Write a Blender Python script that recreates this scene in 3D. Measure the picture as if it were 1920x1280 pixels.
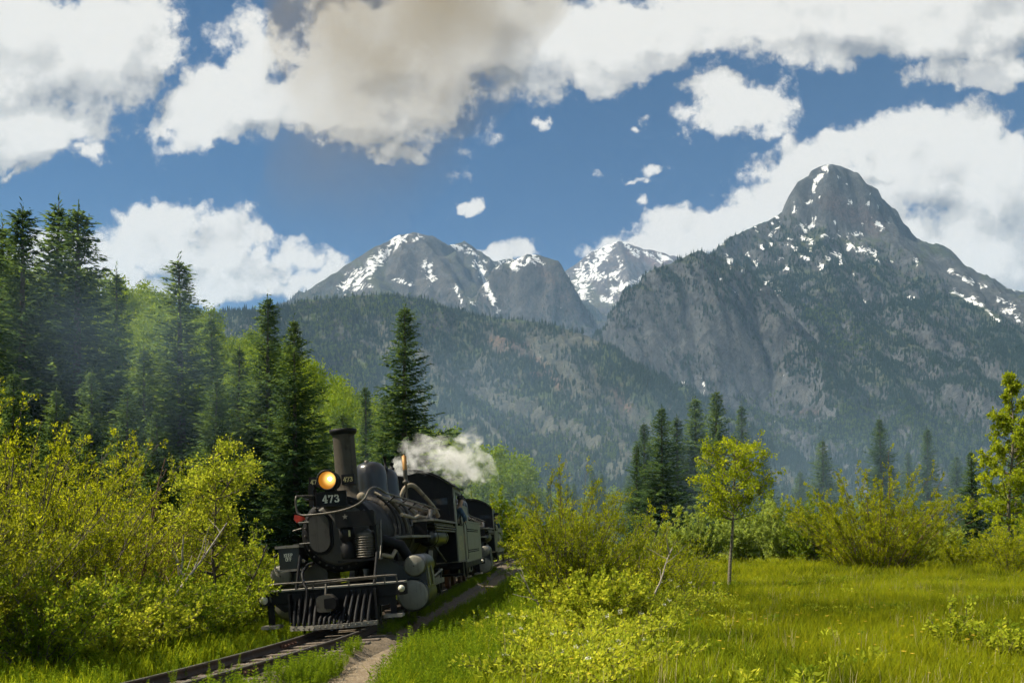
import bpy, bmesh, math, random
import numpy as np
from mathutils import Vector, Matrix, Euler

sc = bpy.context.scene
for o in list(bpy.data.objects):
    bpy.data.objects.remove(o)
COL = sc.collection
R = math.radians

# ------------------------------------------------------------------ camera
CAM_Z = 1.9
F = 1750.0            # focal length in photo pixels (photo is 1920 wide)
HOR = 1007.0          # photo row of the horizon
cam_d = bpy.data.cameras.new('camera')
cam = bpy.data.objects.new('camera', cam_d)
COL.objects.link(cam)
cam.location = (0, 0, CAM_Z)
cam.rotation_euler = (R(90), 0, 0)
cam_d.sensor_width = 36.0
cam_d.lens = 36.0 * F / 1920
cam_d.shift_y = (HOR - 640) / 1920
cam_d.clip_start = 0.1
cam_d.clip_end = 60000
sc.camera = cam

# ------------------------------------------------------------------ light
SUN_EL, SUN_AZ = 52.0, -94.0         # azimuth from +Y (view direction), negative = left
sv = Vector((math.sin(R(SUN_AZ)) * math.cos(R(SUN_EL)), math.cos(R(SUN_AZ)) * math.cos(R(SUN_EL)), math.sin(R(SUN_EL))))
sun_d = bpy.data.lights.new('sun', 'SUN')
sun_d.energy = 5.0
sun_d.angle = R(0.6)
sun_d.color = (1.0, 0.91, 0.74)
sun = bpy.data.objects.new('sun', sun_d)
COL.objects.link(sun)
sun.rotation_euler = sv.to_track_quat('Z', 'Y').to_euler()
sun.location = (-40, 20, 60)

sc.view_settings.view_transform = 'Standard'
sc.view_settings.look = 'None'
sc.view_settings.exposure = 1.08
sc.view_settings.gamma = 1.0
sc.view_settings.use_curve_mapping = False
sc.render.engine = 'CYCLES'
cy = sc.cycles
cy.use_denoising = True
cy.max_bounces = 6
cy.diffuse_bounces = 3
cy.glossy_bounces = 3
cy.transmission_bounces = 3
cy.transparent_max_bounces = 8
cy.volume_bounces = 2
cy.use_adaptive_sampling = True
cy.adaptive_threshold = 0.03
cy.volume_step_rate = 1.0
cy.volume_max_steps = 128
cy.sample_clamp_indirect = 4.0
cy.caustics_reflective = False
cy.caustics_refractive = False


class NT:
    """small helper for writing node trees"""
    def __init__(s, tree):
        s.t = tree

    def n(s, typ, **kw):
        nd = s.t.nodes.new(typ)
        for k, v in kw.items():
            setattr(nd, k, v)
        return nd

    def val(s, sock, v):
        if hasattr(v, 'is_output') or isinstance(v, bpy.types.NodeSocket):
            s.t.links.new(v, sock)
        elif v is not None:
            sock.default_value = v

    def math(s, op, a, b=None, c=None, clamp=False):
        nd = s.n('ShaderNodeMath', operation=op, use_clamp=clamp)
        for i, v in enumerate((a, b, c)):
            if v is not None:
                s.val(nd.inputs[i], v)
        return nd.outputs[0]

    def vmath(s, op, a, b=None):
        nd = s.n('ShaderNodeVectorMath', operation=op)
        s.val(nd.inputs[0], a)
        if b is not None:
            s.val(nd.inputs[1], b)
        return nd.outputs[1] if op in ('LENGTH', 'DOT_PRODUCT', 'DISTANCE') else nd.outputs[0]

    def ramp(s, x, a, b, lo=0.0, hi=1.0, smooth=True):
        nd = s.n('ShaderNodeMapRange', interpolation_type='SMOOTHSTEP' if smooth else 'LINEAR')
        s.val(nd.inputs[0], x)
        for i, v in enumerate((a, b, lo, hi)):
            s.val(nd.inputs[i + 1], v)
        return nd.outputs[0]

    def noise(s, vec, scale, detail=4, rough=0.55, dist=0.0, dims='3D'):
        nd = s.n('ShaderNodeTexNoise', noise_dimensions=dims)
        if vec is not None:
            s.val(nd.inputs['Vector'], vec)
        nd.inputs['Scale'].default_value = scale
        nd.inputs['Detail'].default_value = detail
        nd.inputs['Roughness'].default_value = rough
        nd.inputs['Distortion'].default_value = dist
        return nd.outputs[0]

    def mix(s, f, a, b):
        nd = s.n('ShaderNodeMix', data_type='RGBA')
        s.val(nd.inputs[0], f)
        s.val(nd.inputs[6], a if not isinstance(a, tuple) else (*a, 1)[:4])
        s.val(nd.inputs[7], b if not isinstance(b, tuple) else (*b, 1)[:4])
        return nd.outputs[2]


# ------------------------------------------------------------------ sky with clouds
CLOUDS = [  # photo-pixel centre and radii of each cloud mass, turned into sky directions below
    (70, 120, 300, 170), (235, 90, 130, 150), (40, 255, 190, 85), (175, 280, 60, 40), (-150, 150, 250, 200),
    (420, 200, 130, 75), (480, 235, 60, 50),
    (720, 90, 300, 180), (620, 200, 200, 75), (930, 80, 260, 120), (690, 245, 120, 45), (760, 210, 120, 60),
    (1180, 70, 300, 85), (1500, 30, 340, 75), (1760, 60, 240, 80), (1900, 10, 200, 90), (1100, 140, 110, 45),
    (1380, 200, 120, 65), (1340, 160, 80, 50), (1800, 140, 120, 42), (1900, 105, 90, 40),
    (1740, 340, 190, 125), (1870, 330, 170, 130), (1630, 265, 70, 28), (1860, 470, 240, 130), (1650, 420, 150, 120), (2100, 380, 250, 200),
    (1445, 400, 140, 85), (1300, 430, 130, 60), (1160, 465, 130, 42), (1530, 340, 90, 60),
    (290, 470, 125, 68), (430, 455, 100, 60), (530, 470, 85, 50), (615, 515, 90, 42), (400, 530, 170, 45), (230, 540, 100, 70), (100, 520, 120, 80), (410, 566, 36, 14),
    (735, 296, 40, 20), (775, 308, 40, 14), (893, 368, 20, 10), (900, 380, 14, 10), (1105, 321, 30, 17), (1215, 312, 40, 17), (1165, 333, 45, 12), (1178, 381, 26, 13), (1185, 230, 30, 11),
    (945, 472, 70, 22), (10, 320, 50, 17), (1010, 205, 22, 26),
]


def cloud_group():
    g = bpy.data.node_groups.new('cloud_cover', 'ShaderNodeTree')
    g.interface.new_socket('UV', in_out='INPUT', socket_type='NodeSocketVector')
    g.interface.new_socket('Cover', in_out='OUTPUT', socket_type='NodeSocketFloat')
    T = NT(g)
    gi = T.n('NodeGroupInput')
    go = T.n('NodeGroupOutput')
    uv = gi.outputs[0]
    # large soft warp so the masses are not ellipses
    wn = T.n('ShaderNodeTexNoise', noise_dimensions='2D')
    T.val(wn.inputs['Vector'], uv)
    wn.inputs['Scale'].default_value = 7.0
    wn.inputs['Detail'].default_value = 3
    w = T.vmath('MULTIPLY', T.vmath('SUBTRACT', wn.outputs[1], (0.5, 0.5, 0.5)), (0.085, 0.06, 0))
    wn2 = T.n('ShaderNodeTexNoise', noise_dimensions='2D')
    T.val(wn2.inputs['Vector'], uv)
    wn2.inputs['Scale'].default_value = 42.0
    wn2.inputs['Detail'].default_value = 4
    w2 = T.vmath('MULTIPLY', T.vmath('SUBTRACT', wn2.outputs[1], (0.5, 0.5, 0.5)), (0.050, 0.026, 0))
    p = T.vmath('ADD', T.vmath('ADD', uv, w), w2)
    cur = None
    for cx, cyy, rx, ry in CLOUDS:
        u0, v0 = (cx - 960) / F, (HOR - cyy) / F
        nd = T.n('ShaderNodeVectorMath', operation='MULTIPLY_ADD')
        T.val(nd.inputs[0], p)
        nd.inputs[1].default_value = (F / rx, F / ry, 0)
        nd.inputs[2].default_value = (-u0 * F / rx, -v0 * F / ry, 0)
        big = min(1.0, 0.30 + rx / 190.0)
        c = T.math('MULTIPLY_ADD', T.vmath('LENGTH', nd.outputs[0]), -big, big)
        cur = c if cur is None else T.math('MAXIMUM', cur, c)
    # away from the view the sky carries on with scattered clouds of the same kind
    sep = T.n('ShaderNodeSeparateXYZ')
    T.val(sep.inputs[0], uv)
    ou = T.ramp(T.math('ABSOLUTE', sep.outputs[0]), 0.66, 0.9)
    ov = T.ramp(sep.outputs[1], 0.62, 0.8)
    out = T.math('MAXIMUM', ou, ov)
    gen = T.math('SUBTRACT', T.math('MULTIPLY', T.noise(uv, 1.9, 2, 0.5, 0.0, '2D'), 4.4), 2.25)
    cur = T.math('ADD', T.math('MULTIPLY', cur, T.math('SUBTRACT', 1.0, out)), T.math('MULTIPLY', gen, out))
    T.val(go.inputs[0], cur)
    return g


w = bpy.data.worlds.new('World')
sc.world = w
w.use_nodes = True
w.node_tree.nodes.clear()
T = NT(w.node_tree)
sky = T.n('ShaderNodeTexSky', sky_type='NISHITA', sun_disc=False)
sky.sun_elevation = R(SUN_EL)
sky.sun_rotation = R(SUN_AZ)
sky.altitude = 2900
sky.air_density = 1.0
sky.dust_density = 0.25
sky.ozone_density = 2.5
bg = T.n('ShaderNodeBackground')
hs = T.n('ShaderNodeHueSaturation')
hs.inputs['Saturation'].default_value = 1.47
hs.inputs['Value'].default_value = 0.65
T.val(hs.inputs['Color'], sky.outputs[0])
T.val(bg.inputs[0], hs.outputs[0])
bg.inputs[1].default_value = 0.050
tc = T.n('ShaderNodeTexCoord')
sp = T.n('ShaderNodeSeparateXYZ')
T.val(sp.inputs[0], tc.outputs['Generated'])
ay = T.math('MAXIMUM', T.math('ABSOLUTE', sp.outputs[1]), 0.2)
cb = T.n('ShaderNodeCombineXYZ')
T.val(cb.inputs[0], T.math('DIVIDE', sp.outputs[0], ay))
T.val(cb.inputs[1], T.math('DIVIDE', sp.outputs[2], ay))
uv = cb.outputs[0]
cg = cloud_group()
g1 = T.n('ShaderNodeGroup', node_tree=cg)
T.val(g1.inputs[0], uv)
cover = g1.outputs[0]


g2 = T.n('ShaderNodeGroup', node_tree=cg)
T.val(g2.inputs[0], T.vmath('ADD', uv, (-0.02, 0.042, 0)))
under = T.ramp(T.math('SUBTRACT', g2.outputs[0], cover), -0.30, 0.45)      # 1 on undersides, 0 on sunny tops


def billow(off, detail):
    p = T.vmath('ADD', uv, off) if off else uv
    return T.math('SUBTRACT', T.noise(p, 7.5, detail, 0.60, 0.0, '2D'), 0.5)


b0 = billow(None, 9)
s0, s1, s2 = billow(None, 5), billow((-0.012, 0.019, 0), 5), billow((-0.04, 0.065, 0), 2)
bf = T.math('SUBTRACT', T.noise(uv, 24.0, 8, 0.66, 0.0, '2D'), 0.5)
body = T.math('MULTIPLY_ADD', b0, 2.5, T.math('MULTIPLY', cover, 1.25))
tot = T.math('MULTIPLY_ADD', bf, 1.15, body)
alpha = T.ramp(tot, -0.08, 0.34)
thick = T.ramp(T.math('MULTIPLY_ADD', s0, 2.0, cover), 0.35, 1.5)
# more cloud on the side towards the sun means less light here
fine = T.math('MULTIPLY_ADD', T.math('SUBTRACT', s1, s0), 2.0, T.math('MULTIPLY', bf, -0.50))
broad = T.math('SUBTRACT', s2, s0)
shade = T.math('ADD', T.math('MULTIPLY_ADD', broad, 1.3, fine), T.math('MULTIPLY_ADD', thick, 0.52, T.math('MULTIPLY_ADD', under, 0.80, -0.16)))
c_lit = (1.04, 0.985, 0.885)
c_mid = (0.70, 0.665, 0.605)
c_dark = (0.33, 0.325, 0.32)
ccol = T.mix(T.ramp(shade, 0.05, 0.60), c_lit, c_mid)
ccol = T.mix(T.ramp(shade, 0.55, 1.05), ccol, c_dark)
bgc = T.n('ShaderNodeBackground')
T.val(bgc.inputs[0], ccol)
bgc.inputs[1].default_value = 0.435
up = T.ramp(sp.outputs[2], -0.02, 0.02)
mx = T.n('ShaderNodeMixShader')
T.val(mx.inputs[0], T.math('MULTIPLY', T.math('MULTIPLY', alpha, 0.97), up))
T.val(mx.inputs[1], bg.outputs[0])
T.val(mx.inputs[2], bgc.outputs[0])
wo = T.n('ShaderNodeOutputWorld')
T.val(wo.inputs[0], mx.outputs[0])
w.cycles.sampling_method = 'MANUAL'
w.cycles.sample_map_resolution = 512


# ------------------------------------------------------------------ helpers
def tag(o, label=None, cat=None, group=None, kind=None):
    if label: o['label'] = label
    if cat: o['category'] = cat
    if group: o['group'] = group
    if kind: o['kind'] = kind
    return o


def empty(name, loc=(0, 0, 0), rot=(0, 0, 0)):
    o = bpy.data.objects.new(name, None)
    o.empty_display_size = 0.2
    COL.objects.link(o)
    o.location = loc
    o.rotation_euler = rot
    return o


def np_mesh(name, verts, faces, mat=None, smooth=False):
    """verts (n,3), faces (m,k) arrays of one face size, or a list of such arrays"""
    me = bpy.data.meshes.new(name)
    verts = np.asarray(verts, dtype=np.float32)
    fl = faces if isinstance(faces, list) else [faces]
    fl = [np.asarray(f, dtype=np.int32) for f in fl if len(f)]
    nl = sum(f.size for f in fl)
    nf = sum(len(f) for f in fl)
    me.vertices.add(len(verts))
    me.vertices.foreach_set('co', verts.ravel())
    me.loops.add(nl)
    me.loops.foreach_set('vertex_index', np.concatenate([f.ravel() for f in fl]))
    me.polygons.add(nf)
    tot = np.concatenate([np.full(len(f), f.shape[1], np.int32) for f in fl])
    start = np.concatenate([[0], np.cumsum(tot)[:-1]]).astype(np.int32)
    me.polygons.foreach_set('loop_start', start)
    me.polygons.foreach_set('loop_total', tot)
    if smooth:
        me.polygons.foreach_set('use_smooth', np.ones(nf, dtype=bool))
    me.update(calc_edges=True)
    if mat: me.materials.append(mat)
    return me


def obj(name, me, parent=None, loc=None):
    o = bpy.data.objects.new(name, me)
    COL.objects.link(o)
    if parent: o.parent = parent
    if loc is not None: o.location = loc
    return o


class MB:
    """collects simple shapes; build() links them as one mesh object"""
    def __init__(s):
        s.v, s.f, s.sm = [], [], []

    def _add(s, vs, fs, smooth=False):
        b = len(s.v)
        s.v.extend(tuple(v) for v in vs)
        for f in fs:
            s.f.append(tuple(i + b for i in f))
            s.sm.append(smooth)
        return s

    def box(s, x0, x1, y0, y1, z0, z1, bev=0.0):
        if bev <= 0:
            vs = [(x, y, z) for x in (x0, x1) for y in (y0, y1) for z in (z0, z1)]
            fs = [(0, 1, 3, 2), (4, 6, 7, 5), (0, 4, 5, 1), (2, 3, 7, 6), (0, 2, 6, 4), (1, 5, 7, 3)]
            return s._add(vs, fs)
        poly = [(x0 + bev, z0), (x1 - bev, z0), (x1, z0 + bev), (x1, z1 - bev), (x1 - bev, z1), (x0 + bev, z1), (x0, z1 - bev), (x0, z0 + bev)]
        return s.prism(poly, y0, y1)

    def prism(s, poly, y0, y1):
        """polygon in x,z extruded along y"""
        n = len(poly)
        vs = [(x, y0, z) for x, z in poly] + [(x, y1, z) for x, z in poly]
        fs = [tuple(range(n)), tuple(range(2 * n - 1, n - 1, -1))]
        fs += [(i, i + n, (i + 1) % n + n, (i + 1) % n) for i in range(n)]
        return s._add(vs, fs)

    def prism_x(s, poly, x0, x1):
        """polygon in y,z extruded along x"""
        n = len(poly)
        vs = [(x0, y, z) for y, z in poly] + [(x1, y, z) for y, z in poly]
        fs = [tuple(range(n)), tuple(range(2 * n - 1, n - 1, -1))]
        fs += [(i, i + n, (i + 1) % n + n, (i + 1) % n) for i in range(n)]
        return s._add(vs, fs)

    def loft(s, rings, caps=True, smooth=True):
        n = len(rings[0])
        vs = [p for r in rings for p in r]
        fs = []
        for k in range(len(rings) - 1):
            for i in range(n):
                j = (i + 1) % n
                fs.append((k * n + i, k * n + j, (k + 1) * n + j, (k + 1) * n + i))
        b = len(s.v)
        s._add(vs, fs, smooth)
        if caps:
            s._add(rings[0], [tuple(range(n - 1, -1, -1))])
            s._add(rings[-1], [tuple(range(n))])
        return s

    def lathe(s, prof, o=(0, 0, 0), axis='z', n=24, caps=True, smooth=True):
        """prof: list of (radius, distance along axis)"""
        rings = []
        for r, h in prof:
            ring = []
            for i in range(n):
                a = 2 * math.pi * i / n
                c, q = r * math.cos(a), r * math.sin(a)
                if axis == 'z': p = (o[0] + c, o[1] + q, o[2] + h)
                elif axis == 'y': p = (o[0] + c, o[1] + h, o[2] + q)
                else: p = (o[0] + h, o[1] + c, o[2] + q)
                ring.append(p)
            rings.append(ring)
        return s.loft(rings, caps, smooth)

    def tube(s, pts, r, n=8, r1=None):
        P = [Vector(p) for p in pts]
        rings = []
        for i, p in enumerate(P):
            d = (P[min(i + 1, len(P) - 1)] - P[max(i - 1, 0)]).normalized()
            a = d.cross(Vector((0, 0, 1)))
            if a.length < 1e-3: a = d.cross(Vector((1, 0, 0)))
            a.normalize()
            b = d.cross(a)
            t = i / max(1, len(P) - 1)
            rr = r if r1 is None else r + (r1 - r) * t
            rings.append([p + a * rr * math.cos(2 * math.pi * k / n) + b * rr * math.sin(2 * math.pi * k / n) for k in range(n)])
        return s.loft(rings, True, True)

    def build(s, name, mat, parent=None, mesh_only=False):
        me = bpy.data.meshes.new(name)
        me.from_pydata(s.v, [], s.f)
        me.polygons.foreach_set('use_smooth', np.array(s.sm, dtype=bool))
        me.update()
        if mat: me.materials.append(mat)
        if mesh_only: return me
        return obj(name, me, parent)


def smooth_path(pts, n=6):
    """Catmull-Rom through pts"""
    P = [np.array(p, float) for p in pts]
    P = [2 * P[0] - P[1]] + P + [2 * P[-1] - P[-2]]
    out = []
    for i in range(1, len(P) - 2):
        for k in range(n):
            t = k / n
            a, b, c, d = P[i - 1], P[i], P[i + 1], P[i + 2]
            out.append(0.5 * (2 * b + (c - a) * t + (2 * a - 5 * b + 4 * c - d) * t * t + (3 * b - a - 3 * c + d) * t ** 3))
    out.append(P[-2])
    return [tuple(p) for p in out]


# numpy gradient noise
_rng = np.random.default_rng(7)
_PERM = np.tile(_rng.permutation(512), 2)
_GA = _rng.random(512) * 2 * np.pi


def perlin(x, y):
    xi, yi = np.floor(x).astype(int), np.floor(y).astype(int)
    xf, yf = x - xi, y - yi

    def g(ix, iy, fx, fy):
        a = _GA[_PERM[(_PERM[ix & 511] + iy) & 511]]
        return np.cos(a) * fx + np.sin(a) * fy
    u = xf * xf * xf * (xf * (xf * 6 - 15) + 10)
    v = yf * yf * yf * (yf * (yf * 6 - 15) + 10)
    n00, n10 = g(xi, yi, xf, yf), g(xi + 1, yi, xf - 1, yf)
    n01, n11 = g(xi, yi + 1, xf, yf - 1), g(xi + 1, yi + 1, xf - 1, yf - 1)
    return (n00 * (1 - u) + n10 * u) * (1 - v) + (n01 * (1 - u) + n11 * u) * v


def fbm(x, y, oct=5, rough=0.5, ridged=False):
    a, s, t = 1.0, 0.0, 0.0
    for i in range(oct):
        q = perlin(x + 17.3 * i, y - 9.1 * i)
        if ridged: q = 0.35 - np.abs(q) * 1.0
        s = s + a * q
        t += a
        a *= rough
        x, y = x * 2.03, y * 2.03
    return s / t


def at(px, py, Y):
    """a place at depth Y that the photo shows at pixel px, py"""
    return ((px - 960) / F * Y, Y, CAM_Z + (HOR - py) / F * Y)


# ------------------------------------------------------------------ materials
def new_mat(name):
    m = bpy.data.materials.new(name)
    m.use_nodes = True
    m.node_tree.nodes.clear()
    return m, NT(m.node_tree)


def finish(T, shader, disp=None, volume=None):
    o = T.n('ShaderNodeOutputMaterial')
    if shader is not None: T.val(o.inputs[0], shader)
    if volume is not None: T.val(o.inputs[1], volume)
    return o


def principled(T, col, rough=0.6, metal=0.0, bump=None, bump_d=0.02, spec=0.5):
    b = T.n('ShaderNodeBsdfPrincipled')
    T.val(b.inputs['Base Color'], (*col, 1) if isinstance(col, tuple) else col)
    T.val(b.inputs['Roughness'], rough)
    T.val(b.inputs['Metallic'], metal)
    b.inputs['Specular IOR Level'].default_value = spec
    if bump is not None:
        bp = T.n('ShaderNodeBump')
        bp.inputs['Strength'].default_value = 0.6
        bp.inputs['Distance'].default_value = bump_d
        T.val(bp.inputs['Height'], bump)
        T.val(b.inputs['Normal'], bp.outputs[0])
    return b.outputs[0]


def objco(T):
    return T.n('ShaderNodeTexCoord').outputs['Object']


def worn_mat(name, col, col2, rough=0.5, scale=6.0, metal=0.0, amount=(0.45, 0.75), streak=True, spec=0.4, bump_d=0.002):
    """painted or bare metal with dirt and streaks"""
    m, T = new_mat(name)
    c = objco(T)
    n1 = T.noise(c, scale, 6, 0.65)
    f = T.ramp(n1, amount[0], amount[1])
    if streak:
        cs = T.vmath('MULTIPLY', c, (14.0, 14.0, 1.2))
        f2 = T.ramp(T.noise(cs, 1.6, 4), 0.48, 0.75)
        f = T.math('ADD', T.math('MULTIPLY', f, 0.65), T.math('MULTIPLY', f2, 0.45), clamp=True)
    colr = T.mix(f, col, col2)
    rg = T.math('ADD', T.math('MULTIPLY', f, 0.25), rough, clamp=True)
    finish(T, principled(T, colr, rg, metal, T.noise(c, scale * 2, 3), bump_d, spec))
    return m


def leaf_mat(name, dark, light, tips, transl=0.5, clump=1.2, rough=0.5, gloss=0.0):
    m, T = new_mat(name)
    geo = T.n('ShaderNodeNewGeometry')
    oi = T.n('ShaderNodeObjectInfo')
    rnd = geo.outputs['Random Per Island']
    cl = T.noise(objco(T), clump, 3, 0.6)
    f = T.math('ADD', T.math('MULTIPLY', rnd, 0.65), T.math('MULTIPLY', T.math('SUBTRACT', cl, 0.5), 1.6))
    f = T.math('ADD', f, T.math('MULTIPLY', T.math('SUBTRACT', oi.outputs['Random'], 0.5), 0.35), clamp=False)
    col = T.mix(T.ramp(f, -0.05, 0.75), dark, light)
    df = T.n('ShaderNodeBsdfDiffuse')
    T.val(df.inputs[0], col)
    tr = T.n('ShaderNodeBsdfTranslucent')
    T.val(tr.inputs[0], T.mix(T.ramp(f, 0.0, 0.8), light, tips))
    mx = T.n('ShaderNodeMixShader')
    mx.inputs[0].default_value = transl
    T.val(mx.inputs[1], df.outputs[0])
    T.val(mx.inputs[2], tr.outputs[0])
    sh = mx.outputs[0]
    if gloss > 1:
        gl = T.n('ShaderNodeBsdfGlossy')
        gl.inputs['Roughness'].default_value = rough
        gl.inputs[0].default_value = (1, 1, 1, 1)
        fr = T.n('ShaderNodeFresnel')
        fr.inputs[0].default_value = 1.35
        m2 = T.n('ShaderNodeMixShader')
        T.val(m2.inputs[0], T.math('MULTIPLY', fr.outputs[0], gloss * 4, clamp=True))
        T.val(m2.inputs[1], sh)
        T.val(m2.inputs[2], gl.outputs[0])
        sh = m2.outputs[0]
    finish(T, sh)
    return m


def bark_mat(name, a, b, scale=8.0, stretch=(4, 4, 0.7)):
    m, T = new_mat(name)
    c = T.vmath('MULTIPLY', objco(T), stretch)
    n = T.noise(c, scale, 5, 0.65)
    finish(T, principled(T, T.mix(T.ramp(n, 0.35, 0.68), a, b), 0.85, 0, n, 0.02))
    return m


M = {}
M['spruce'] = leaf_mat('spruce_needles', (0.024, 0.052, 0.026), (0.085, 0.145, 0.040), (0.26, 0.36, 0.06), 0.36, 0.55, 0.6, 0.08)
M['spruce_far'] = leaf_mat('far_conifer_needles', (0.008, 0.020, 0.012), (0.024, 0.043, 0.018), (0.05, 0.08, 0.02), 0.15, 0.5, 0.6, 0.0)
M['aspen'] = leaf_mat('aspen_leaves', (0.085, 0.14, 0.012), (0.19, 0.27, 0.018), (0.46, 0.52, 0.02), 0.5, 1.0)
M['aspen_bright'] = leaf_mat('bright_aspen_leaves', (0.16, 0.21, 0.010), (0.36, 0.42, 0.018), (0.78, 0.78, 0.02), 0.55, 1.0)
M['willow'] = leaf_mat('willow_leaves', (0.115, 0.160, 0.009), (0.31, 0.345, 0.014), (0.70, 0.68, 0.018), 0.54, 0.9)
M['willow_olive'] = leaf_mat('olive_willow_leaves', (0.105, 0.135, 0.012), (0.25, 0.275, 0.018), (0.56, 0.55, 0.03), 0.5, 0.9)
M['broad'] = leaf_mat('broad_leaves', (0.085, 0.140, 0.011), (0.22, 0.305, 0.02), (0.54, 0.56, 0.03), 0.5, 1.4)
M['elder'] = leaf_mat('elder_leaves', (0.15, 0.20, 0.013), (0.42, 0.47, 0.035), (0.82, 0.78, 0.06), 0.5, 1.4)
M['sage'] = leaf_mat('sage_leaves', (0.18, 0.24, 0.05), (0.34, 0.42, 0.08), (0.62, 0.68, 0.10), 0.5, 0.7)
M['grass'] = leaf_mat('grass_blades', (0.055, 0.085, 0.006), (0.16, 0.20, 0.010), (0.36, 0.40, 0.012), 0.45, 0.35, 0.5, 0.06)
M['grass_bright'] = leaf_mat('lush_grass_blades', (0.075, 0.125, 0.008), (0.19, 0.26, 0.012), (0.42, 0.48, 0.015), 0.45, 0.35, 0.5, 0.06)
M['horsetail'] = leaf_mat('horsetail_green', (0.07, 0.125, 0.008), (0.17, 0.25, 0.012), (0.40, 0.48, 0.02), 0.45, 0.8, 0.5, 0.05)
M['hill_aspen'] = leaf_mat('hill_aspen_leaves', (0.11, 0.18, 0.014), (0.23, 0.32, 0.02), (0.48, 0.56, 0.03), 0.35, 0.4, 0.6, 0.0)
M['far_aspen'] = leaf_mat('far_aspen_leaves', (0.045, 0.075, 0.012), (0.10, 0.145, 0.018), (0.18, 0.24, 0.02), 0.3, 0.4, 0.6, 0.0)
M['bark'] = bark_mat('grey_brown_bark', (0.05, 0.038, 0.026), (0.15, 0.12, 0.085))
M['bark_pale'] = bark_mat('pale_dead_wood', (0.20, 0.17, 0.13), (0.36, 0.32, 0.26))
M['bark_red'] = bark_mat('reddish_twig_bark', (0.085, 0.045, 0.022), (0.17, 0.10, 0.05))
M['bark_aspen'] = bark_mat('aspen_bark', (0.06, 0.05, 0.03), (0.19, 0.165, 0.105), 5.0, (1.5, 1.5, 5.0))


def plain(name, col, rough=0.6, metal=0.0, emit=None, es=1.0):
    m, T = new_mat(name)
    if emit:
        e = T.n('ShaderNodeEmission')
        e.inputs[0].default_value = (*emit, 1)
        e.inputs[1].default_value = es
        finish(T, e.outputs[0])
    else:
        c = objco(T)
        n = T.noise(c, 9.0, 4)
        d = tuple(x * 0.6 for x in col)
        finish(T, principled(T, T.mix(T.ramp(n, 0.35, 0.65), d, col), rough, metal, n, 0.004))
    return m


M['petal_white'] = plain('cream_petals', (0.75, 0.74, 0.58), 0.7)
M['petal_yellow'] = plain('yellow_petals', (0.80, 0.52, 0.02), 0.7)

# ------------------------------------------------------------------ ground
TRACK = smooth_path([(-9.6, -4, 0), (-6.75, 3, 0), (-5.1, 7.5, 0), (-4.12, 11, 0), (-3.52, 14, 0), (-3.15, 16.8, 0), (-2.93, 21, 0), (-2.69, 26.8, 0),
                     (-2.45, 33, 0), (-2.2, 39, 0), (-1.9, 48, 0), (-1.3, 60, 0), (0.5, 80, 0)], 8)
TRK = np.array([(p[0], p[1]) for p in TRACK])
PATH = np.array(smooth_path([(-1.55, 6, 0), (-1.95, 10, 0), (-2.05, 12.5, 0), (-2.12, 15, 0), (-2.08, 18, 0), (-1.95, 21, 0), (-1.75, 25, 0), (-1.35, 30, 0), (-1.05, 35, 0), (-0.55, 44, 0), (0.3, 56, 0)], 6))[:, :2]
ROLL = R(4.5)
RAIL_Z = 0.22


def seg_dist(x, y, line):
    """distance from points to a polyline, and the side"""
    best = np.full(x.shape, 1e9)
    for a, b in zip(line[:-1], line[1:]):
        d = b - a
        t = np.clip(((x - a[0]) * d[0] + (y - a[1]) * d[1]) / (d @ d), 0, 1)
        best = np.minimum(best, np.hypot(x - a[0] - t * d[0], y - a[1] - t * d[1]))
    return best


def ridge(x, y, pts, prof):
    """height of a mountain that falls away from a crest line by the profile (distance, drop)"""
    out = np.full(x.shape, -1e4)
    pd, pr = np.array(prof, float).T
    for a, b in zip(pts[:-1], pts[1:]):
        a, b = np.array(a, float), np.array(b, float)
        d = b[:2] - a[:2]
        t = np.clip(((x - a[0]) * d[0] + (y - a[1]) * d[1]) / (d @ d), 0, 1)
        dist = np.hypot(x - a[0] - t * d[0], y - a[1] - t * d[1])
        h = a[2] + t * (b[2] - a[2])
        out = np.maximum(out, h - np.interp(dist, pd, pr))
    return out


HILL = [(-420, 320, 90), (-260, 250, 70), (-130, 200, 56), (-85, 185, 44), (-60, 170, 30), (-35, 165, 15), (-20, 165, 8), (5, 170, 1.5)]


def ground_z(x, y):
    x, y = np.asarray(x, float), np.asarray(y, float)
    h = ridge(x, y, HILL, [(0, 0), (20, 6), (60, 28), (110, 60), (200, 120), (500, 300)])
    h = np.log1p(np.exp(np.clip(h / 4.0, -30, 30))) * 4.0 - 0.0
    und = fbm(x / 9.0, y / 9.0, 3) * 0.16 * np.clip((np.abs(x + 3) - 1.5) / 4, 0, 1)
    return h + und


def axis_vals(fine0, fine1, step, far):
    a = list(np.arange(fine0, fine1 + step / 2, step))
    s = step
    while a[-1] < far:
        s *= 1.22
        a.append(a[-1] + s)
    s = step
    while a[0] > -far:
        s *= 1.22
        a.insert(0, a[0] - s)
    return np.array(a)


def grid_mesh(name, xs, ys, zfun, mat, smooth=True):
    X, Y = np.meshgrid(xs, ys)
    Z = zfun(X, Y)
    ny, nx = X.shape
    i = np.arange(nx * ny).reshape(ny, nx)
    q = np.stack([i[:-1, :-1], i[:-1, 1:], i[1:, 1:], i[1:, :-1]], -1).reshape(-1, 4)
    me = np_mesh(name, np.stack([X, Y, Z], -1).reshape(-1, 3), q, mat, smooth)
    return me, X, Y, Z


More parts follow.
